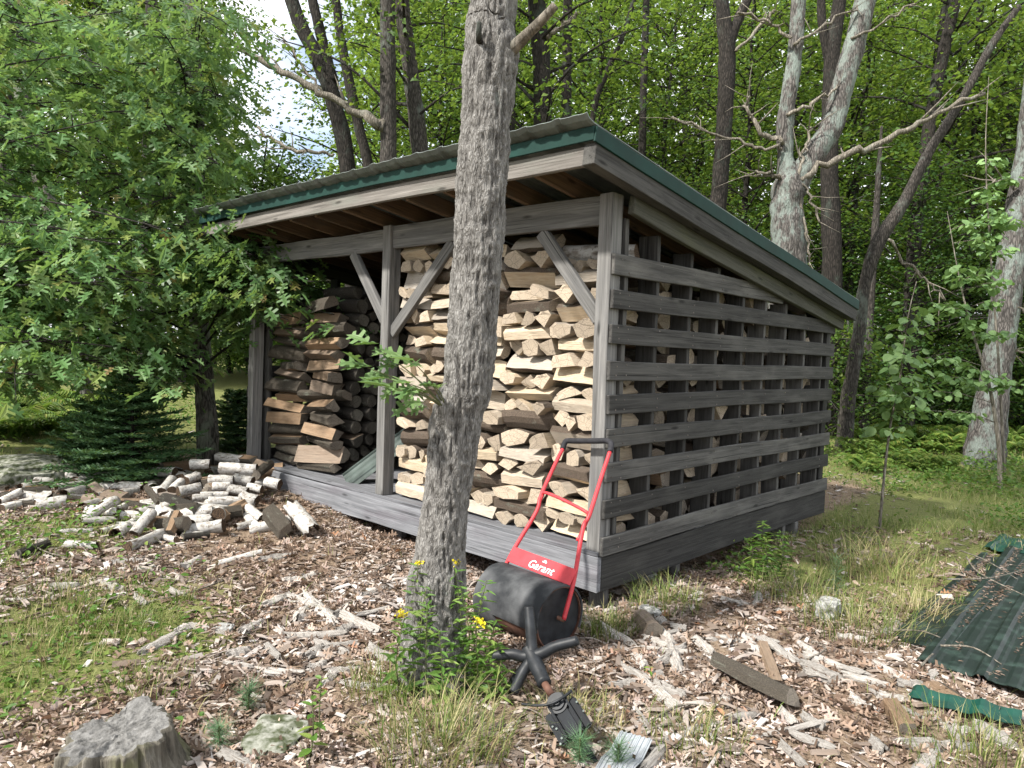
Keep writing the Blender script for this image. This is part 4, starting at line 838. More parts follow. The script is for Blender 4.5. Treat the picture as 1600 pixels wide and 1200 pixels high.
flat_sheet('metal_sheet', GP(1418, 1100), GP(1426, 1082), .40, M_SHEETG, 'torn bright green sheet fragment below the dark roofing sheets', .016, tilt=-.05)
flat_sheet('ribbed_panel', GP(925, 1215), GP(968, 1158), .125, M_GALV, 'grey ribbed offcut lying at the bottom edge beside the chair base', .02, 'panel', pitch=.035)

for (a, b, wdt, lift) in ((GP(1430, 1040), GP(1572, 862), 1.6, .022), (GP(1388, 1000), GP(1530, 870), .62, .012)):
    n = 1900; L = np.linalg.norm((b - a)[:2]); dv = (b - a)[:2] / L; sd_ = np.array([dv[1], -dv[0]]); grooves = np.floor(RNG.random(n) * wdt / .23) * .23 + .082 + RNG.normal(0, .010, n); grooves = np.where(RNG.random(n) < .06, RNG.uniform(0, wdt, n), grooves); t = RNG.random(n)
    keep = vn(np.stack([grooves * 9, t * 7, 0 * t], -1)) > .42; grooves = np.clip(grooves[keep], 0, wdt); t = t[keep]; n = len(t)
    xy = a[:2] + dv * (t * L)[:, None] + sd_ * grooves[:, None]; z0 = float(hz(a[0], a[1]) + hz(b[0], b[1])) / 2 + lift
    tag(link('sheet_debris', scatter('sheet_debris', *LIT_T, np.concatenate([xy, (z0 + RNG.uniform(.012, .03, n))[:, None]], 1), frames(rdir(n, 0, .1), unorm(n, .3)), np.stack([RNG.uniform(.012, .04, n), RNG.uniform(.002, .016, n), RNG.uniform(.01, .03, n)], -1), [M_LITTER])), 'dry needles and leaves caught in the grooves of a roofing sheet', 'debris', None, 'stuff')
# twigs
def twig(pts, r, label, group=None, mat=M_DEAD, name='twig'):
    mb = MB(); P = smoothpts(pts, 5); addtube(mb, P, np.linspace(r, r * .4, len(P)), 6, .15); o = link(name, mb.mesh(name, [mat], True)); return tag(o, label, 'twig', group)
TW = [[(1395, 985), (1440, 992), (1478, 1000)], [(1470, 1009), (1520, 1018), (1565, 1038)], [(1480, 905), (1545, 908), (1600, 890)], [(1500, 860), (1540, 880), (1590, 905)], [(1440, 1040), (1455, 1030), (1460, 1022)], [(1250, 1035), (1290, 1020), (1268, 1000)],
      [(980, 1155), (1040, 1140), (1085, 1145)], [(1000, 1140), (1060, 1110), (1120, 1105)], [(1510, 870), (1530, 900), (1600, 930)], [(380, 895), (300, 930), (230, 940)], [(30, 840), (80, 870), (160, 880)], [(1360, 675), (1400, 690), (1430, 696)], [(560, 905), (620, 880), (655, 870)], [(700, 1010), (760, 1020), (800, 1010)]]
for k, t in enumerate(TW):
    on = 1470 < t[1][0] < 1600 and 850 < t[1][1] < 1045 or k in (0, 4); pts = [GP(*p, .055 if on else .012) for p in t]; pts[1] = pts[1] + np.array([0, 0, .02])
    twig(pts, .006 if k != 11 else .03, 'pale bare twig lying on the green roofing sheets' if on else 'pale bare twig lying across the litter' if k != 11 else 'thick pale dead branch lying in the ferns right of the shed', 'twigs on the roofing sheets' if on else 'twigs on the litter' if k != 11 else None)

# ------------------------------------------------------------------ litter, chips (stuff)
def wedge(n, dmin, dmax, pxlo=-120, pxhi=1720, power=1.0):
    d = dmin + (dmax - dmin) * RNG.random(n) ** power; px = RNG.uniform(pxlo, pxhi, n)
    fw = RM[:2, 2] / np.linalg.norm(RM[:2, 2]); rt = RM[:2, 0] / np.linalg.norm(RM[:2, 0]); lat = (px - 800) / F * d
    return d[:, None] * fw + lat[:, None] * rt
SH_A = GP(1430, 1040); SH_B = GP(1572, 862); SH_D = (SH_B - SH_A)[:2] / np.linalg.norm((SH_B - SH_A)[:2]); SH_L = float(np.linalg.norm((SH_B - SH_A)[:2]))
def on_sheet(x, y):
    t = (x - SH_A[0]) * SH_D[0] + (y - SH_A[1]) * SH_D[1]; u = (x - SH_A[0]) * SH_D[1] - (y - SH_A[1]) * SH_D[0]; return (t > .04) & (t < SH_L - .03) & (u > .05) & (u < 1.6)
def inside_shed(x, y): return on_sheet(x, y) | (x > LX + .1) & (x < SX - .25) & (y > SY + .5) & (y < BY)
PG = None
def zof(x, y): q = np.stack([x, y, 0 * x], -1); return hz(x, y) + .03 * (vn(q * 4.1) - .5) + .016 * (vn(q * 11) - .5)
p = np.concatenate([wedge(95000, 2.1, 6.5, power=.85), wedge(22000, 6.5, 15)]); den = 1 - .82 * gz(p[:, 0], p[:, 1]); clump = vn(np.stack([p[:, 0] * 2.2, p[:, 1] * 2.2, 0 * p[:, 0]], -1))
keep = (RNG.random(len(p)) < den * (.22 + 1.1 * sst(.3, .62, clump))) & ~inside_shed(p[:, 0], p[:, 1]); p = p[keep]; n = len(p)
pos = np.stack([p[:, 0], p[:, 1], zof(p[:, 0], p[:, 1]) + RNG.uniform(.001, .016, n)], -1); sc = RNG.uniform(.010, .031, n) * (1 + .7 * (RNG.random(n) > .88))
tag(link('leaf_litter', scatter('leaf_litter', *LIT_T, pos, frames(rdir(n, 0, .22), unorm(n, .6)), np.stack([sc, sc * RNG.uniform(.3, 1.15, n), sc * RNG.uniform(.5, 3.2, n)], -1), [M_LITTER])), 'dry brown fallen leaves covering the ground in front of the shed', 'leaf litter', None, 'stuff')
n1 = 6000; pl = wedge(n1, 2.1, 6.5, power=.85); kk = (RNG.random(n1) < 1 - .7 * gz(pl[:, 0], pl[:, 1])) & ~inside_shed(pl[:, 0], pl[:, 1]); pl = pl[kk]; n1 = len(pl)
DRY_T = (OAK_T[0] * np.array([1, 1, 1.0]) + np.array([0, 0, 1]) * (.55 * OAK_T[0][:, 1:2] ** 2 * 2.2), OAK_T[1]); sc = RNG.uniform(.04, .085, n1)
tag(link('oak_leaf_litter', scatter('oak_leaf_litter', *DRY_T, np.stack([pl[:, 0], pl[:, 1], zof(pl[:, 0], pl[:, 1]) + RNG.uniform(.008, .022, n1)], -1), frames(rdir(n1, 0, .2), unorm(n1, .5)), np.stack([sc, sc, sc * RNG.uniform(.6, 1.8, n1)], -1), [M_LITTER])), 'curled dry oak leaves on top of the litter', 'leaf litter', None, 'stuff')
n1 = 9000; pl = wedge(n1, 2.1, 6.5, power=.85); kk = (RNG.random(n1) < (1 - .85 * gz(pl[:, 0], pl[:, 1])) * sst(.35, .65, vn(np.stack([pl[:, 0] * 1.3, pl[:, 1] * 1.3, 0 * pl[:, 0] + 4], -1)))) & ~inside_shed(pl[:, 0], pl[:, 1]); pl = pl[kk]; n1 = len(pl)
t_ = np.linspace(-.5, .5, 5); ST_V = np.concatenate([np.stack([t_, 0 * t_ - .5, -.5 * t_ ** 2 + .12], -1), np.stack([t_, 0 * t_ + .5, -.5 * t_ ** 2 + .12 + .05 * np.sin(t_ * 9)], -1)]); ST_F = [[k, k + 1, k + 6, k + 5] for k in range(4)]; sc = .05 + .11 * RNG.random(n1) ** 2
tag(link('bark_shreds', scatter('bark_shreds', ST_V, ST_F, np.stack([pl[:, 0], pl[:, 1], zof(pl[:, 0], pl[:, 1]) + RNG.uniform(.004, .018, n1)], -1), frames(rdir(n1, 0, .18), unorm(n1, .45)), np.stack([sc, RNG.uniform(.006, .028, n1), sc * RNG.uniform(-.3, 1.0, n1)], -1), [M_CHIP])), 'curled strips of shredded grey bark among the chips', 'bark', None, 'stuff')
p = np.concatenate([wedge(46000, 2.1, 6.5, power=.8), wedge(9000, 6.5, 10)]); den = 1 - .85 * gz(p[:, 0], p[:, 1]); clump = vn(np.stack([p[:, 0] * 1.6 + 5, p[:, 1] * 1.6, 0 * p[:, 0]], -1))
keep = (RNG.random(len(p)) < den * (.1 + 1.1 * clump ** 1.5)) & ~inside_shed(p[:, 0], p[:, 1]); p = p[keep]; n = len(p)
CH_T = (np.array([(-.5, -.12, 0), (.5, -.08, 0), (.45, .12, .02), (-.45, .1, .02), (-.4, -.1, .12), (.42, -.06, .12), (.4, .1, .13), (-.42, .08, .12)]), [[4, 5, 6, 7], [0, 1, 5, 4], [1, 2, 6, 5], [2, 3, 7, 6], [3, 0, 4, 7]])
pos = np.stack([p[:, 0], p[:, 1], zof(p[:, 0], p[:, 1]) + RNG.uniform(.0, .012, n)], -1); L = RNG.uniform(.018, .085, n) * (.6 + .8 * RNG.random(n) ** 3)
tag(link('wood_chips', scatter('wood_chips', *CH_T, pos, frames(rdir(n, 0, .15), unorm(n, .25)), np.stack([L, L * RNG.uniform(.35, 2.0, n), L * RNG.uniform(.3, 1, n)], -1), [M_CHIP])), 'grey and tan wood chips and bark flakes scattered among the leaves', 'wood chips', None, 'stuff')

# ------------------------------------------------------------------ grass
BL_T = (np.array([(0, -.5, 0), (0, .5, 0), (.12, -.42, .38), (.12, .42, .38), (.38, -.28, .72), (.38, .28, .72), (.8, 0, .95)]), [[0, 1, 3, 2], [2, 3, 5, 4], [4, 5, 6]])
def blades(pos, hgt, lean=1.0, wdt=.004, out=None):
    n = len(pos); a = RNG.uniform(0, 2 * math.pi, n) if out is None else out; X = np.stack([np.cos(a), np.sin(a), 0 * a], -1); Y = np.stack([-np.sin(a), np.cos(a), 0 * a], -1); Z = np.zeros((n, 3)); Z[:, 2] = 1
    return pos, np.stack([X, Y, Z], -1), np.stack([hgt * lean * RNG.uniform(.3, 1.3, n), np.full(n, wdt) * RNG.uniform(.7, 1.4, n), hgt], -1)
def tussock(px, py, r, h, nb, label, mat=M_GRASS, lean=.9, dry=.0, wdt=.0036):
    c = GP(px, py); a = RNG.uniform(0, 2 * math.pi, nb); rr = r * .75 * RNG.random(nb) ** .7; x = c[0] + np.cos(a) * rr; y = c[1] + np.sin(a) * rr
    root = tag(empty('grass_tussock', c), label, 'grass'); pos = np.stack([x, y, hz(x, y) - .01], -1); m = int(nb * (1 - dry))
    args = blades(pos, RNG.uniform(.45, 1.1, nb) * h, lean, wdt, a + RNG.normal(0, 1.1, nb))
    attach(link('blades', scatter('blades', *BL_T, args[0][:m], args[1][:m], args[2][:m], [mat])), root)
    if dry: attach(link('dry_blades', scatter('dry_blades', *BL_T, args[0][m:], args[1][m:], args[2][m:], [M_DRYG])), root)
tussock(690, 1172, .32, .20, 520, 'large arching grass tussock at the foot of the front trunk', dry=.35, lean=1.3)
tussock(600, 1085, .22, .17, 260, 'small yellowish tussock left of the trunk base', dry=.4)
tussock(948, 985, .24, .14, 300, 'green tussock beside the roller under the shed corner', dry=.1, lean=1.2)
tussock(1042, 945, .30, .16, 300, 'green tussock against the shed support', dry=.15, lean=1.2)
tussock(1340, 985, .42, .19, 480, 'bright green tussock right of the pale stone', dry=.2, lean=1.3)
tussock(1235, 935, .36, .20, 330, 'tussock between the shed side and the pale stone', dry=.25, lean=1.2)
tussock(120, 952, .50, .11, 620, 'wide grass clump with small yellow flowers at the left', dry=.2)
tussock(208, 985, .30, .10, 380, 'low dark green tussock right of the wide grass clump', dry=.1)
tussock(60, 1010, .5, .09, 420, 'thin yellow grass in front of the wide clump', dry=.5)
tussock(1085, 1160, .26, .13, 220, 'thin tussock on the chips at the bottom centre right', dry=.2)
tussock(1530, 1185, .40, .14, 420, 'grass clump in the lower right corner', dry=.15)
tussock(1370, 895, .55, .26, 420, 'tall dry tussock left of the roofing sheets', dry=.55, lean=1.4)
tussock(900, 1130, .26, .13, 240, 'thin grass under the chair mechanism', dry=.5, lean=1.3)
tussock(285, 940, .12, .10, 90, 'tiny grass tuft on the brown litter', dry=.1)
tussock(230, 1075, .22, .10, 170, 'short grass tuft behind the stump', dry=.3)
tussock(1425, 965, .24, .20, 200, 'dry straw coloured tussock drooping over the roofing sheets', dry=.8, lean=1.6)
p = np.concatenate([wedge(30000, 2.2, 9, power=.9), wedge(30000, 6, 16, 500, 1750)]); g = gz(p[:, 0], p[:, 1]); cl = vn(np.stack([p[:, 0] * 1.8, p[:, 1] * 1.8, 0 * p[:, 0] + 3], -1))
p = p[(RNG.random(len(p)) < (g * 1.1 * sst(.25, .7, cl) + .015)) & ~inside_shed(p[:, 0], p[:, 1])]; n = len(p); far = np.hypot(p[:, 0], p[:, 1])
args = blades(np.stack([p[:, 0], p[:, 1], hz(p[:, 0], p[:, 1]) - .01], -1), RNG.uniform(.035, .11, n) * (1 + .4 * sst(5, 9, far)), 1.3, .0042)
tag(link('grass', scatter('grass', *BL_T, *args, [M_GRASS])), 'short wild grass growing right of the shed and in patches', 'grass', None, 'stuff')
# low leafy ground cover right of and behind the shed, and far left
p = np.concatenate([wedge(46000, 4.8, 16, 1120, 1800), wedge(7000, 7, 16, -150, 330), wedge(2500, 2.2, 6, 0, 330)]); g = gz(p[:, 0], p[:, 1]); cl = vn(np.stack([p[:, 0] * 1.1, p[:, 1] * 1.1, 0 * p[:, 0] + 8], -1))
p = p[(RNG.random(len(p)) < g * sst(.3, .65, cl) * 1.1) & ~inside_shed(p[:, 0], p[:, 1])]; n = len(p); far = np.hypot(p[:, 0], p[:, 1])
pos = np.stack([p[:, 0], p[:, 1], hz(p[:, 0], p[:, 1]) + RNG.uniform(.01, .22, n) * sst(2, 8, far) * vn(np.stack([p[:, 0] * 2.3, p[:, 1] * 2.3, 0 * p[:, 0]], -1)) * 1.6], -1)
tag(link('ground_cover', scatter('ground_cover', *OVAL_T, pos, frames(rdir(n, -.1, .3), unorm(n, .45)), RNG.uniform(.022, .055, n) * (1 + .4 * sst(7, 13, far)), [M_HERB])), 'low leafy green ground cover under the trees', 'ground cover', None, 'stuff')

# ------------------------------------------------------------------ small plants
def stemplant(name, px, py, h, label, leafT, mat, size, nleaf, flower=False, lean=(0, 0), cat='plant', group=None, low=.15, tiltup=.3):
    c = GP(px, py); root = tag(empty(name, c), label, cat, group); mb = MB(); top = c + np.array([lean[0], lean[1], h]); mid = (c + top) / 2 + RNG.normal(size=3) * .03 * h
    P = smoothpts([c - np.array([0, 0, .02]), mid, top], 8); addtube(mb, P, np.linspace(.0035, .0015, len(P)), 5); attach(link('stem', mb.mesh('stem', [M_STEM])), root)
    t = np.linspace(low, .98, nleaf); pos = np.stack([np.interp(t, np.linspace(0, 1, len(P)), P[:, k]) for k in range(3)], -1); a = np.arange(nleaf) * 2.4 + U(0, 6); D = np.stack([np.cos(a), np.sin(a), np.full(nleaf, tiltup) + RNG.normal(0, .25, nleaf)], -1)
    attach(link('foliage', scatter('foliage', *leafT, pos, frames(D, unorm(nleaf, .25)), size * (1.15 - .65 * t) * RNG.uniform(.8, 1.2, nleaf), [mat])), root)
    if flower:
        n = 60; a = U(0, 6.28); dv = np.array([math.cos(a), math.sin(a), .35]); s = RNG.random(n)[:, None]; pos = top + dv * s * .045 + RNG.normal(size=(n, 3)) * .006 + np.array([0, 0, .01]) - np.array([0, 0, .03]) * s ** 2
        attach(link('flower', scatter('flower', *QUAD_T, pos, frames(rdir(n, .3, .8), unorm(n, .8)), RNG.uniform(.009, .016, n), [M_YEL])), root)
for k, (px_, py_, h, fl, s) in enumerate([(640, 1075, .46, 1, 'left edge of the front trunk'), (655, 1085, .40, 0, 'left edge of the front trunk'), (625, 1090, .30, 1, 'left edge of the front trunk'), (665, 1095, .36, 0, 'front trunk'), (700, 1080, .40, 0, 'front trunk'), (715, 1075, .46, 1, 'right edge of the front trunk'), (722, 1085, .40, 0, 'right edge of the front trunk'), (735, 1080, .42, 0, 'right edge of the front trunk'), (750, 1090, .28, 1, 'roller side of the front trunk'), (765, 1088, .30, 0, 'roller side of the front trunk'), (690, 1100, .28, 0, 'front trunk'), (775, 1100, .22, 0, 'chair base side of the front trunk')]):
    stemplant('goldenrod', px_, py_, h * 1.15, ('goldenrod with yellow tip at the ' if fl else 'flowerless goldenrod at the ') + s, LANCE_T, M_GOLD, .088, 38, bool(fl), (U(-.05, .05), U(-.05, .05)), 'plant', 'goldenrod around the front trunk')
stemplant('seedling', 485, 1180, .20, 'light green round leaved seedling beside the flat stone', OVAL_T, M_HERB, .065, 14)
stemplant('seedling', 500, 1150, .22, 'thin red stemmed seedling with few leaves behind the round leaved one', OVAL_T, M_HERB, .055, 8, low=.6)
stemplant('seedling', 1015, 1060, .05, 'tiny seedling with two leaves on the bark in front of the shed', OVAL_T, M_HERB, .05, 4, low=.5)
for px_, py_, h, l in [(1195, 905, .40, 'tallest leafy weed growing at the slatted side'), (1215, 900, .32, 'leafy weed right of the tallest one at the slatted side'), (1175, 905, .28, 'short leafy weed left of the tallest one at the slatted side'), (1205, 912, .30, 'leafy weed in front of the tallest one at the slatted side')]:
    stemplant('weed', px_, py_, h, l, LANCE_T, M_HERB, .10, 46, lean=(U(-.06, .06), U(-.06, .06)))
def pine_seedling(px, py, h, label):
    c = GP(px, py); root = tag(empty('pine_seedling', c), label, 'seedling'); n = 260; t = RNG.random(n); pos = c + np.array([0, 0, 1]) * (t * h * .8)[:, None]; D = rdir(n, .5, .35)
    attach(link('needles', scatter('needles', np.array([(0, -.5, 0), (0, .5, 0), (1, 0, 0)]), [[0, 1, 2]], pos, frames(D, unorm(n, .5)), np.stack([RNG.uniform(.06, .10, n), np.full(n, .0022), np.full(n, 1)], -1), [M_PINE])), root)
    mb = MB(); addtube(mb, [c, c + np.array([0, 0, h * .8])], .003, 5); attach(link('stem', mb.mesh('stem', [M_STEM])), root)
pine_seedling(388, 1112, .12, 'small blue green pine seedling right of the stump'); pine_seedling(342, 1172, .11, 'pine seedling at the bottom edge right of the stump'); pine_seedling(965, 1205, .12, 'pine seedling in front of the grey ribbed offcut'); pine_seedling(905, 1195, .12, 'pine seedling below the chair mechanism'); pine_seedling(1305, 930, .3, 'thin pine seedling behind the pale stone')

# ferns
def fern_mesh(seed):
    pos = []; D = []; N_ = []; sc = []
    for f in range(9):
        a = f / 9 * 6.28 + RNG.normal() * .2; L = RNG.uniform(.32, .5); t = np.linspace(.15, 1, 17); r = L * t; z = .30 * np.sin(t * 2.3) * L / .4 * .8
        for s in (-1, 1):
            for k in range(len(t)):
                pos.append((math.cos(a) * r[k], math.sin(a) * r[k], z[k])); D.append((math.cos(a) * .45 - s * math.sin(a), math.sin(a) * .45 + s * math.cos(a), -.15)); sc.append(.16 * L / .4 * (1.1 - t[k]) + .02)
    pos = np.array(pos); return scatter('fern', *LANCE_T, pos, frames(np.array(D, float), unorm(len(pos), .15)), np.array(sc), [M_FERN])
V_FERN = [fern_mesh(k) for k in range(4)]
def fern(px, py, s, label, group):
    c = GP(px, py); o = link('fern', random.choice(V_FERN)); o.location = c; o.scale = (s, s, s * U(.8, 1.2)); o.rotation_euler = (0, 0, U(0, 6)); tag(o, label, 'fern', group)
for k in range(34): fern(U(1330, 1610), U(672, 715), U(.8, 1.3), 'green fern in the undergrowth right of the shed', 'ferns right of the shed')
for k in range(16): fern(U(1310, 1480), U(700, 740), U(.6, .9), 'green fern in the undergrowth right of the shed', 'ferns right of the shed')
for k in range(26): fern(U(-20, 190), U(650, 684), U(.9, 1.5), 'yellow green fern in the clearing at the left', 'ferns in the left clearing')

# ------------------------------------------------------------------ trees
def crown_variant(seed, zlo, zhi, R, nl, per, size, mat, T=QUAD_T, cl=5, spread=.34):
    """shared limbs + crown around a straight axis at the origin"""
    rnd = random.Random(seed); mb = MB(); C = []
    for k in range(nl):
        z0 = zlo + (zhi - zlo) * (k + rnd.random()) / nl * .93; a = k * 2.4 + rnd.uniform(-.6, .6); f = (z0 - zlo) / (zhi - zlo); L = R * (1 - .55 * f ** 2) * rnd.uniform(.55, 1.1); up = rnd.uniform(.05, .7)
        s = np.array([0, 0, z0 - .3]); e = s + np.array([math.cos(a) * L, math.sin(a) * L, L * up]); m_ = s * .5 + e * .5 + np.array([rnd.uniform(-.2, .2), rnd.uniform(-.2, .2), .12 * L]); P = smoothpts([s, m_, e], 4)
        addtube(mb, P, np.linspace(.012 + .011 * L, .006, len(P)), 5)
        for j in range(cl):
            t = rnd.uniform(.3, 1.0); b = P[int(t * (len(P) - 1))]; o = np.array([rnd.gauss(0, .42), rnd.gauss(0, .42), rnd.gauss(.05, .22)]) * (.5 + .25 * L); C.append(b + o)
            if j % 2: addtube(mb, [b, b * .4 + (b + o) * .6 + np.array([0, 0, .05]), b + o], [.009, .006, .003], 4)
    pos, rot, sc = leaves_at(np.array(C), per, spread, size, .55)
    lm = mb.mesh('limbs', [M_BARKD], True); P = [(0, 0, -.2)]; x = y = 0.0
    for z in np.linspace(.12, 1, 6) * zhi: x += rnd.uniform(-.18, .18); y += rnd.uniform(-.18, .18); P.append((x, y, z))
    S = smoothpts(P, 5); addtube(mb, S, np.linspace(.012 * zhi, .02, len(S)), 8, .1, seed=seed); return lm, scatter('crown', *T, pos, rot, sc, [mat]), mb.mesh('trunk', [M_BARKD if seed % 2 else M_BARK], True)
CV = {}
for k in range(3): CV['full%d' % k] = crown_variant(10 + k, .9, 13, 2.9, 64, 28, .112, M_LEAF, cl=6)
for k in range(2): CV['high%d' % k] = crown_variant(20 + k, 5.2, 11, 2.6, 20, 26, .125, M_LEAF, cl=6)
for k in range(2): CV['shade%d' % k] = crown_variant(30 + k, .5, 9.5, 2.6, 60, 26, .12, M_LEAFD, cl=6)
for k in range(2): CV['young%d' % k] = crown_variant(40 + k, .3, 7.5, 2.3, 46, 28, .12, M_LEAFY, cl=6)
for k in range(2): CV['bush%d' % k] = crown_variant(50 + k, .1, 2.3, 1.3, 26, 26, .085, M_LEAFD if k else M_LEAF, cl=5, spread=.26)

def add_crown(root, kind, scale, rz, lean=None, whole=False):
    lm, cm, tm = CV[kind]
    for nm, me in (('trunk', tm) if whole else ('limbs', lm), ('crown', cm)):
        o = link(nm, me, root); q = Vector((0, 0, 1)).rotation_difference(Vector(lean)) if lean is not None else None
        Mx = Matrix.Rotation(rz, 4, 'Z') @ Matrix.Diagonal((scale[0], scale[0], scale[1], 1)); o.matrix_basis = (q.to_matrix().to_4x4() @ Mx) if q else Mx
def px_line(pts, d, dd=0.0):
    n = len(pts); return np.array([PX(p[0], p[1], d + dd * i / max(1, n - 1)) for i, p in enumerate(pts)]), np.array([p[2] / 2 / F * (d + dd * i / max(1, n - 1)) for i, p in enumerate(pts)])
def px_tree(name, label, pts, d, mat, crown=None, forks=(), branches=(), ztop=12.5, cs=(1, 1), n=14, group=None, rough=.10, dd=0.0):
    P, R = px_line(pts, d, dd); b = P[0].copy(); g = float(hz(b[0], b[1]))
    if b[2] > g + .1:
        sl = (P[1] - P[0]) / max(.05, (P[1] - P[0])[2]); h = b[2] - g + .1; bb = b - sl * h * .35; bb[2] = g - .1; mid = (b + bb) / 2; mid[:2] = b[:2] * .6 + bb[:2] * .4
        P = np.concatenate([[bb, mid], P]); R = np.concatenate([[R[0] * 1.3, R[0] * 1.06], R])
    else: P[0, 2] = g - .08
    if P[-1, 2] < ztop:
        dv = P[-1] - P[-2]; dv = dv / max(.15, dv[2]); dv[:2] *= .6; h = ztop - P[-1, 2]; P = np.concatenate([P, [P[-1] + dv * h * .5, P[-1] + dv * h]]); R = np.concatenate([R, [R[-1] * .7, R[-1] * .3]])
    base = P[0] + np.array([0, 0, .08]); root = tag(empty(name, base), label, 'tree', group); mb = MB()
    def addp(P, R, n, sd):
        S = smoothpts(P, 7); addtube(mb, S, np.maximum(smoothpts(R[:, None], 7)[:, 0], .004), n, rough, seed=sd)
    addp(P, R, n, d)
    for f in forks:
        FP, FR = px_line(f, d, dd)
        if f[-1][1] <= 5 and FP[-1, 2] < ztop:
            dv = FP[-1] - FP[-2]; dv = dv / max(.3, dv[2]); h = ztop - FP[-1, 2]; FP = np.concatenate([FP, [FP[-1] + dv * h * .5 * .6]]); FR = np.concatenate([FR, [FR[-1] * .4]])
        addp(FP, FR, max(8, n - 3), d + 1)
    attach(link('trunk', mb.mesh('trunk', [mat], True)), root)
    if branches:
        for bl in branches:
            FP, FR = px_line(bl, d - .15); mb = MB(); S = smoothpts(FP, 6); rs = np.random.default_rng(int(bl[0][0] * 7 + bl[-1][1])); jit = rs.normal(size=S.shape) * .022; jit[0] = 0; S = S + jit; RR = np.maximum(smoothpts(FR[:, None], 6)[:, 0], .004); addtube(mb, S, RR, 8, .22, seed=bl[0][0])
            for k in range(len(bl) * 2):
                i_ = rs.integers(len(S) // 3, len(S)); e = S[i_] + (S[-1] - S[0]) / np.linalg.norm(S[-1] - S[0]) * rs.uniform(.1, .35) + rs.normal(size=3) * .18; addtube(mb, [S[i_], (S[i_] + e) / 2 + rs.normal(size=3) * .02, e], [RR[i_] * .5, RR[i_] * .35, .002], 5)
            attach(link('dead_branch', mb.mesh('dead_branch', [M_DEAD], True)), root)
    if crown: add_crown(root, crown, cs, U(0, 6.28), (P[-1] - P[0]) / np.linalg.norm(P[-1] - P[0]))
    return root, P
# trunks that show over and beside the roof, left to right
px_tree('forest_tree', 'forked dark trunk above the left half of the roof with the sky beside it', [(546, 285, 26), (522, 160, 25), (495, 90, 24), (455, 0, 21)], 13.5, M_BARKD, None, [[(520, 130, 20), (505, 70, 17), (488, 0, 15)]], [[(522, 240, 4), (490, 238, 6), (440, 225, 5), (400, 196, 4)], [(505, 145, 4), (470, 100, 4), (440, 60, 3)]])
px_tree('forest_tree', 'thin dark trunk right of the forked one above the roof', [(578, 280, 17), (560, 195, 16), (538, 90, 15), (525, 0, 13)], 15, M_BARKD, None)
px_tree('forest_tree', 'rough dark trunk with a long pale dead limb reaching left', [(607, 272, 26), (606, 150, 25), (606, 0, 23)], 12.5, M_BARK, None, (), [[(598, 196, 20), (560, 178, 12), (490, 138, 11), (430, 105, 9), (370, 72, 7)]])
px_tree('forest_tree', 'grey green trunk just left of the big front trunk above the roof', [(658, 262, 27), (645, 140, 25), (632, 40, 24), (628, 0, 23)], 13, M_BARK, 'high0', cs=(.9, 1))
px_tree('forest_tree', 'dark trunk peeping out right behind the big front trunk', [(792, 225, 24), (795, 120, 23), (796, 0, 20)], 14, M_BARKD, None)
px_tree('forest_tree', 'stout dark trunk above the roof just right of the broken branch', [(848, 205, 30), (845, 90, 28), (838, 0, 27)], 14.5, M_BARKD, 'high1', (), [[(855, 60, 8), (880, 40, 6), (905, 20, 5)]])
px_tree('forest_tree', 'slim trunk right of the stout one above the roof', [(884, 200, 17), (886, 90, 15), (887, 0, 14)], 16, M_BARKD, None)
px_tree('forest_tree', 'thin leaning trunk above the roof corner', [(925, 190, 9), (945, 120, 9), (972, 60, 8), (990, 0, 7)], 17, M_BARKD, None)
px_tree('forest_tree', 'slender straight trunk right of the roof corner', [(1003, 240, 12), (1006, 120, 11), (1010, 0, 10)], 18, M_BARKD, None)
px_tree('forest_tree', 'dark trunk forking at the top of the picture behind the sloping roof edge', [(1122, 320, 26), (1132, 190, 25), (1136, 80, 26), (1128, 0, 20)], 14, M_BARKD, None, [[(1138, 70, 18), (1158, 20, 15), (1168, 0, 14)]], [[(1150, 80, 5), (1185, 45, 5), (1210, 15, 4)]])
px_tree('forest_tree', 'big pale two stemmed tree with broken limbs behind the slatted wall', [(1232, 400, 54), (1230, 330, 48), (1232, 285, 46), (1228, 255, 26), (1228, 180, 25), (1240, 100, 23), (1248, 0, 22)], 11, M_BARKP, None,
        [[(1238, 300, 38), (1262, 255, 36), (1298, 200, 34), (1318, 130, 33), (1340, 50, 32), (1352, 0, 31)]],
        [[(1250, 282, 10), (1300, 250, 10), (1380, 222, 9), (1450, 185, 8), (1540, 145, 5)], [(1246, 282, 5), (1256, 240, 5), (1264, 200, 4)], [(1248, 284, 5), (1252, 330, 5), (1262, 375, 4), (1266, 410, 3)], [(1254, 286, 4), (1270, 310, 4), (1278, 345, 3)], [(1224, 225, 8), (1190, 205, 7), (1170, 175, 6), (1170, 150, 4)], [(1230, 180, 6), (1270, 160, 5), (1308, 135, 3)], [(1222, 232, 5), (1180, 228, 5), (1120, 210, 4), (1050, 185, 4)], [(1235, 60, 5), (1200, 35, 5), (1150, 22, 4)], [(1222, 278, 9), (1205, 275, 6), (1180, 270, 4)], [(1240, 70, 5), (1290, 40, 4), (1340, 10, 3)], [(1330, 60, 4), (1390, 30, 3), (1430, 0, 3)]], n=20, rough=.13)
px_tree('forest_tree', 'dark upright trunk behind the big pale two stemmed tree', [(1300, 420, 30), (1296, 250, 26), (1300, 90, 24), (1312, 0, 20)], 14, M_BARKD, None, [[(1298, 110, 14), (1285, 40, 13), (1283, 0, 12)]])
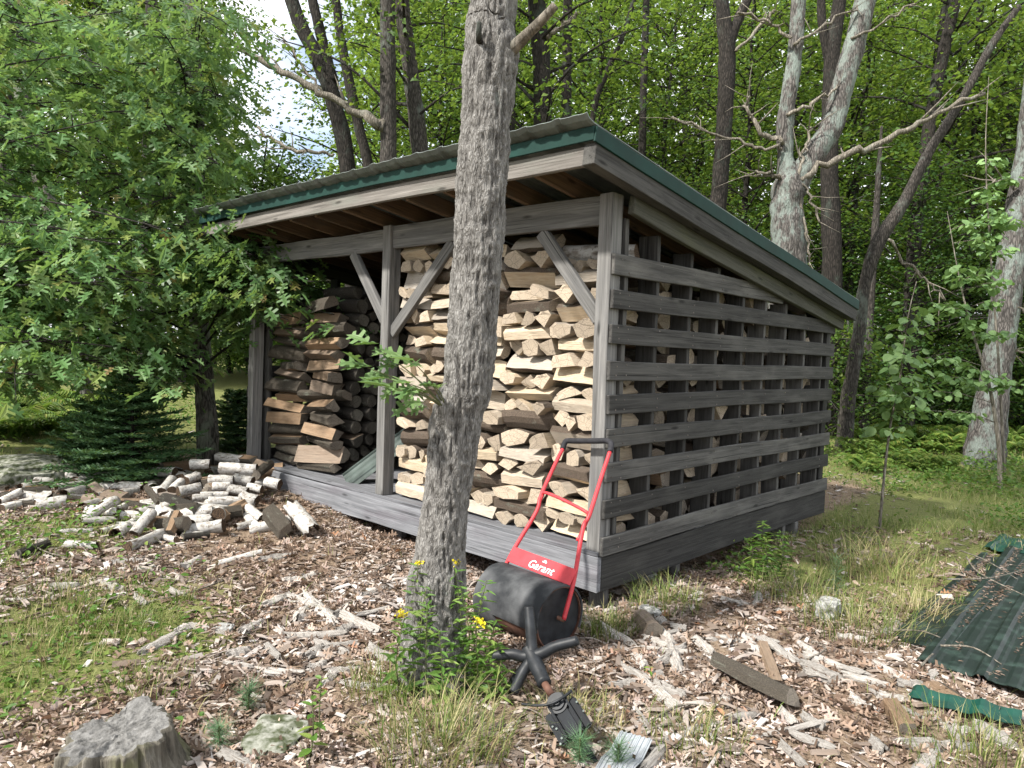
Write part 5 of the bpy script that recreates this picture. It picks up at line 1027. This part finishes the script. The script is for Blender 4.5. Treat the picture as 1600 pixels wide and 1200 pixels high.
px_tree('forest_tree', 'dark leaning trunk crossing to the upper right corner', [(1325, 625, 22), (1342, 520, 20), (1350, 450, 18), (1372, 380, 22), (1410, 320, 18), (1450, 240, 15), (1500, 160, 13), (1550, 70, 12), (1592, 10, 10)], 12.5, M_BARK, None, (), [[(1388, 374, 4), (1420, 415, 4), (1450, 440, 4), (1478, 470, 3)]], ztop=6.5)
px_tree('forest_tree', 'straight brown trunk behind the leaning one at the right', [(1418, 640, 22), (1424, 450, 21), (1438, 300, 20), (1464, 130, 18), (1492, 0, 17)], 15, M_BARKD, 'high0')
px_tree('forest_tree', 'dark thin trunk close left of the brown one in the upper right', [(1440, 300, 8), (1460, 120, 10), (1478, 0, 11)], 16, M_BARKD, None)
px_tree('forest_tree', 'pale grey lichen covered trunk leaning at the right edge', [(1537, 722, 62), (1548, 640, 48), (1562, 540, 42), (1578, 420, 40), (1598, 300, 38), (1612, 200, 36)], 11.0, M_BARKP, None, (), [[(1575, 478, 4), (1600, 485, 4)], [(1572, 545, 4), (1600, 552, 3)], [(1590, 290, 8), (1565, 285, 6), (1545, 287, 3)]], n=20, rough=.09)
px_tree('forest_tree', 'thin dark trunk left of the pale trunk at the right', [(1508, 590, 13), (1512, 400, 12), (1524, 200, 11), (1532, 0, 10)], 17, M_BARKD, 'high1')
px_tree('forest_tree', 'slim grey trunk just beyond the rear corner of the shed', [(1352, 620, 14), (1358, 500, 13), (1366, 380, 12)], 14, M_BARK, None, ztop=6)
px_tree('forest_tree', 'leaning trunk among the oak leaves at the far left', [(142, 655, 30), (128, 590, 27), (105, 420, 25), (70, 300, 23), (38, 190, 22), (20, 0, 20)], 10.5, M_BARKO, None)
px_tree('forest_tree', 'dark trunk at the left edge of the picture', [(8, 600, 26), (10, 300, 25), (8, 0, 24)], 14, M_BARKD, None)
px_tree('forest_tree', 'dark trunk hidden among the leaves left of the oak', [(232, 640, 20), (230, 300, 18), (236, 0, 16)], 13, M_BARKD, None)

# the oak at the left with its low leafy branches
def oak():
    pts = [(326, 726, 35), (322, 640, 31), (316, 560, 29), (308, 440, 28), (303, 330, 29), (305, 200, 28), (300, 80, 25), (300, 0, 24)]
    d = fdepth(GP(326, 722)); root, P = px_tree('oak_tree', 'oak with low spreading leafy branches left of the shed', pts, d, M_BARKO, None)
    mb = MB(); C = []; axis_ = smoothpts(P, 8)
    def branch(tp, dt, zdrop=U(0, .4)):
        e = PX(tp[0], tp[1], dt); zs = np.clip(e[2] + U(-.5, .5), .9, 6.2); i_ = int(np.argmin(np.abs(axis_[:, 2] - zs))); s = axis_[i_]; m_ = (s + e) / 2 + np.array([0, 0, U(.02, .22)]); S = smoothpts([s, m_, e], 6)
        addtube(mb, S, np.linspace(.017, .004, len(S)), 5)
        for k in range(7):
            b = S[int(U(.45, 1) * (len(S) - 1))]; o = RNG.normal(size=3) * np.array([.20, .20, .10]); C.append(b + o); addtube(mb, [b, b + o * .6 + np.array([0, 0, .02]), b + o], [.005, .004, .002], 4)
    for tp, dt in [((470, 450), 6.5), ((520, 490), 6.4), ((450, 500), 6.6), ((505, 520), 6.5), ((430, 420), 6.6), ((490, 440), 6.4), ((400, 470), 6.8), ((380, 400), 6.9), ((440, 460), 6.5), ((420, 380), 6.7)]: branch(tp, dt)
    for k in range(84):
        tx = U(120, 395); ty = U(5, 600)
        if tx > 345 and ty < 320: tx -= 90
        if ty > 350 and tx > 225 and tx < 375: continue
        if ty > 520 and tx > 220: continue
        branch((tx, ty), U(6.2, 9.0))
    for k in range(22): branch((U(340, 400), U(330, 470)), U(6.5, 7.6))
    attach(link('limbs', mb.mesh('limbs', [M_BARKD], True)), root)
    pos, rot, sc = leaves_at(np.array(C), 8, .15, .155, .5, -.35); attach(link('crown', scatter('crown', *OAK_T, pos, rot, sc, [M_OAK])), root)
    # second oak, standing outside the picture to the left
    base = PX(-170, 640, 7.6); base[2] = float(hz(base[0], base[1])); root = tag(empty('oak_tree', base), 'oak whose leafy branches reach in from the left edge', 'tree'); tr = MB(); ax2 = smoothpts([base - np.array([0, 0, .1]), base + np.array([.1, 0, 3]), base + np.array([.1, .2, 7])], 10); addtube(tr, ax2, np.linspace(.16, .07, len(ax2)), 12, .1); attach(link('trunk', tr.mesh('trunk', [M_BARK], True)), root)
    axis_ = ax2; mb = MB(); C = []
    for k in range(74): branch((U(-20, 215), U(10, 560)), U(6.0, 9.0))
    for k in range(26): branch((U(0, 260), U(340, 590)), U(5.8, 7.2))
    for k in range(14): branch((U(-10, 215), U(500, 620)), U(6.4, 8.0))
    attach(link('limbs', mb.mesh('limbs', [M_BARKD], True)), root)
    pos, rot, sc = leaves_at(np.array(C), 8, .15, .155, .5, -.35); attach(link('crown', scatter('crown', *OAK_T, pos, rot, sc, [M_OAK])), root)
oak()

# small firs
def fir(px, py, h, r, label, dz=0.0):
    c = GP(px, py); root = tag(empty('fir_tree', c), label, 'tree'); mb = MB(); addtube(mb, [c - np.array([0, 0, .05]), c + np.array([0, 0, h * .5]), c + np.array([0, 0, h])], [.03, .02, .004], 8); pos = []; D = []
    nb = 64
    for k in range(nb):
        t = k / nb; z = .06 * h + t * .9 * h; L = r * (1 - t) ** .75 * U(.75, 1.1) + .05; a = k * 2.4 + U(-.4, .4); dv = np.array([math.cos(a), math.sin(a), -.12 + .35 * t]); s = c + np.array([0, 0, z]); tt = np.linspace(0, 1, 6); S = s + dv * (tt * L)[:, None] + np.array([0, 0, 1]) * (.10 * L * tt ** 2)[:, None]; addtube(mb, S, np.linspace(.006, .002, 6), 4)
        side = np.array([-dv[1], dv[0], 0])
        for q in np.linspace(.15, 1, 11):
            b = s + dv * q * L + np.array([0, 0, .10 * L * q * q])
            for sg in (-1, 1):
                tl = .42 * L * (1.05 - q) + .05; td = dv * .7 + side * sg * .8
                for u in np.linspace(.1, 1, max(3, int(tl / .025))):
                    pp = b + td * u * tl
                    for w_ in (-1, 1): pos.append(pp); D.append(td * .6 + np.cross(td, [0, 0, 1]) * w_ + np.array([0, 0, U(-.3, .9)]))
    attach(link('trunk', mb.mesh('trunk', [M_BARKD], True)), root); pos = np.array(pos); D = np.array(D); n = len(pos)
    attach(link('crown', scatter('crown', np.array([(0, -.5, 0), (0, .5, 0), (1, .25, 0), (1, -.25, 0)]), [[0, 1, 2, 3][::-1]], pos, frames(D, unorm(n, .9)), np.stack([RNG.uniform(.035, .055, n), np.full(n, .015), np.ones(n)], -1), [M_FIR])), root)
fir(205, 754, 1.05, .75, 'bushy dark green fir beside the birch heap'); fir(150, 735, .7, .5, 'smaller fir left of the bushy one'); fir(370, 705, .75, .4, 'little fir between the oak and the left post')

# aspen saplings right of the shed
def sapling(label, stem, wpx, leaves, d, n, size=.075):
    P = np.array([PX(x, y, d + .05 * i) for i, (x, y) in enumerate(stem)]); P[0, 2] = hz(P[0, 0], P[0, 1]) - .02; root = tag(empty('aspen_sapling', P[0]), label, 'sapling'); mb = MB(); S = smoothpts(P, 6); addtube(mb, S, np.linspace(wpx / 2 / F * d, .003, len(S)), 7); C = []
    for x, y, k in leaves:
        e = PX(x, y, d + U(-.3, .3)); b = S[int(np.argmin(np.abs(S[:, 2] - (e[2] - .1))))]; addtube(mb, [b, (b + e) / 2 + np.array([0, 0, .04]), e], [.005, .004, .002], 4)
        for _ in range(k): t = U(.35, 1.05); C.append(b + (e - b) * t)
    attach(link('trunk', mb.mesh('trunk', [M_DEAD if wpx < 9 else M_BARK], True)), root); C = np.array(C); m = len(C)
    pos, rot, sc = leaves_at(C, n, .07, size, .5, -.3); attach(link('crown', scatter('crown', *ROUND_T, pos, rot, sc, [M_ASPEN])), root)
sapling('slender aspen sapling with round leaves right of the slatted wall', [(1374, 830), (1382, 740), (1392, 660), (1405, 600), (1418, 500), (1432, 440)], 5, [(1400, 612, 3), (1425, 590, 3), (1385, 600, 3), (1410, 560, 3), (1440, 545, 2), (1395, 540, 3), (1425, 500, 3), (1400, 515, 2), (1435, 480, 2), (1410, 665, 2), (1380, 670, 2), (1395, 635, 3), (1430, 620, 2)], fdepth(GP(1374, 826)), 6, .09)
sapling('leafy aspen sapling left of the pale trunk', [(1562, 780), (1560, 690), (1545, 600), (1520, 520), (1500, 440), (1480, 330)], 8, [(x, y, 4) for x, y in ((1480, 480), (1510, 500), (1540, 520), (1460, 560), (1500, 570), (1450, 610), (1480, 640), (1520, 600), (1560, 590), (1590, 520), (1570, 470), (1540, 430), (1500, 420), (1550, 380), (1580, 440), (1530, 350), (1470, 590), (1590, 600), (1440, 640), (1475, 475))], 9.0, 7, .09)
sapling('thin aspen sapling with leaves high up at the right edge', [(1575, 690), (1560, 560), (1548, 400), (1540, 240), (1545, 120)], 5, [(x, y, 4) for x, y in ((1540, 300), (1560, 330), (1580, 280), (1550, 345), (1535, 370), (1590, 340), (1555, 250), (1570, 390), (1540, 420))], 9.6, 7, .09)

# fill of the wood behind: younger trees and bushes, each its own
def fill_tree(px, d, kind, s, label, group, name='forest_tree'):
    p = PX(px, 600, d); p[2] = float(hz(p[0], p[1])); root = tag(empty(name, p), label, 'tree' if name != 'bush' else 'bush', group)
    add_crown(root, kind, (s * U(.9, 1.15), s), U(0, 6.28), None, True)
for k in range(14):
    fill_tree(610 + k * 78 + U(-25, 25), U(17, 22), 'full%d' % (k % 3), U(.72, .95), 'leafy young tree in the wood behind the shed', 'leafy trees behind the shed')
for k in range(15):
    fill_tree(570 + k * 78 + U(-40, 40), U(24, 32), random.choice(('full0', 'full1', 'full2')), U(1.25, 1.6), 'leafy tree deep in the wood behind the shed', 'deep trees behind the shed')
for k in range(7):
    fill_tree(-60 + k * 58 + U(-20, 20), U(19, 26), 'full%d' % (k % 3), U(.9, 1.2), 'leafy tree behind the oak leaves at the left', 'leafy trees at the left')
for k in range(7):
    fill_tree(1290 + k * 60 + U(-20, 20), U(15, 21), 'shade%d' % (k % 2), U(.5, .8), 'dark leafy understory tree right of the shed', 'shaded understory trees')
for k in range(8):
    fill_tree(335 + k * 30 + U(-10, 10), U(24, 32), 'young%d' % (k % 2), U(1.0, 1.15) * (1.0 if k % 2 else .85), 'sunlit yellow green young tree beyond the left end of the roof', 'sunlit young trees')
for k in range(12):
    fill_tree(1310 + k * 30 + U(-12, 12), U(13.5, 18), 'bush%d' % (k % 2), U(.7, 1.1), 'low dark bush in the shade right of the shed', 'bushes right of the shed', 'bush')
# the far wood that reads as one mass
n = 66000; px_ = RNG.uniform(-400, 2000, n); d = RNG.uniform(34, 62, n); fw = RM[:2, 2]; rt = RM[:2, 0]; xy = d[:, None] * fw + ((px_ - 800) / F * d)[:, None] * rt
low = 1 - sst(310, 370, px_) * (1 - sst(500, 560, px_)); top = 11 + 22 * low; lump = vn(np.stack([xy[:, 0] * .22, xy[:, 1] * .22, 0 * d], -1)); z = RNG.random(n) ** .8 * top * (.55 + .6 * lump)
pos = np.stack([xy[:, 0], xy[:, 1], z], -1); cl = vn(np.stack([xy[:, 0] * .6, xy[:, 1] * .6, z * .9], -1)); k_ = cl > .42; pos = pos[k_]; n = len(pos)
tag(link('far_wood', scatter('far_wood', *MAPLE_T, pos, frames(rdir(n, -.2, .4), unorm(n, .6)), RNG.uniform(.35, .75, n), [M_LEAF])), 'distant leafy wood closing the view behind the trees', 'wood', None, 'stuff')

# ------------------------------------------------------------------ labels shared by a few things: say which one, counted from the left
bpy.context.view_layer.update(); same = {}
for o in SC.objects:
    if o.parent is None and 'label' in o and 'category' in o and o.get('kind') is None: same.setdefault(o['label'], []).append(o)
ORD2 = ('leftmost',) + tuple(x + ' from the left' for x in ORD[1:])
PXOF = lambda q: float(topix(np.array(q.matrix_world.translation))[0])
for l, os_ in same.items():
    if len(os_) < 2 or len(l.split()) > 12: continue
    if len(os_) <= 24: sets = [(l, os_)]
    else:
        o3 = sorted(os_, key=lambda q: fdepth(q.matrix_world.translation)); m3 = (len(o3) + 2) // 3; sets = [(l + w3, o3[k * m3:(k + 1) * m3]) for k, w3 in enumerate((', front row', ', middle row', ', back row'))]
    for l2, s2 in sets:
        for k, o in enumerate(sorted(s2, key=PXOF)): o['label'] = l2 + ', ' + ORD2[min(k, 23)]

for o in SC.objects:
    if o.parent and o.name.split('.')[0] in ('blades', 'dry_blades', 'needles', 'crown', 'foliage', 'flower'): o['kind'] = 'stuff'
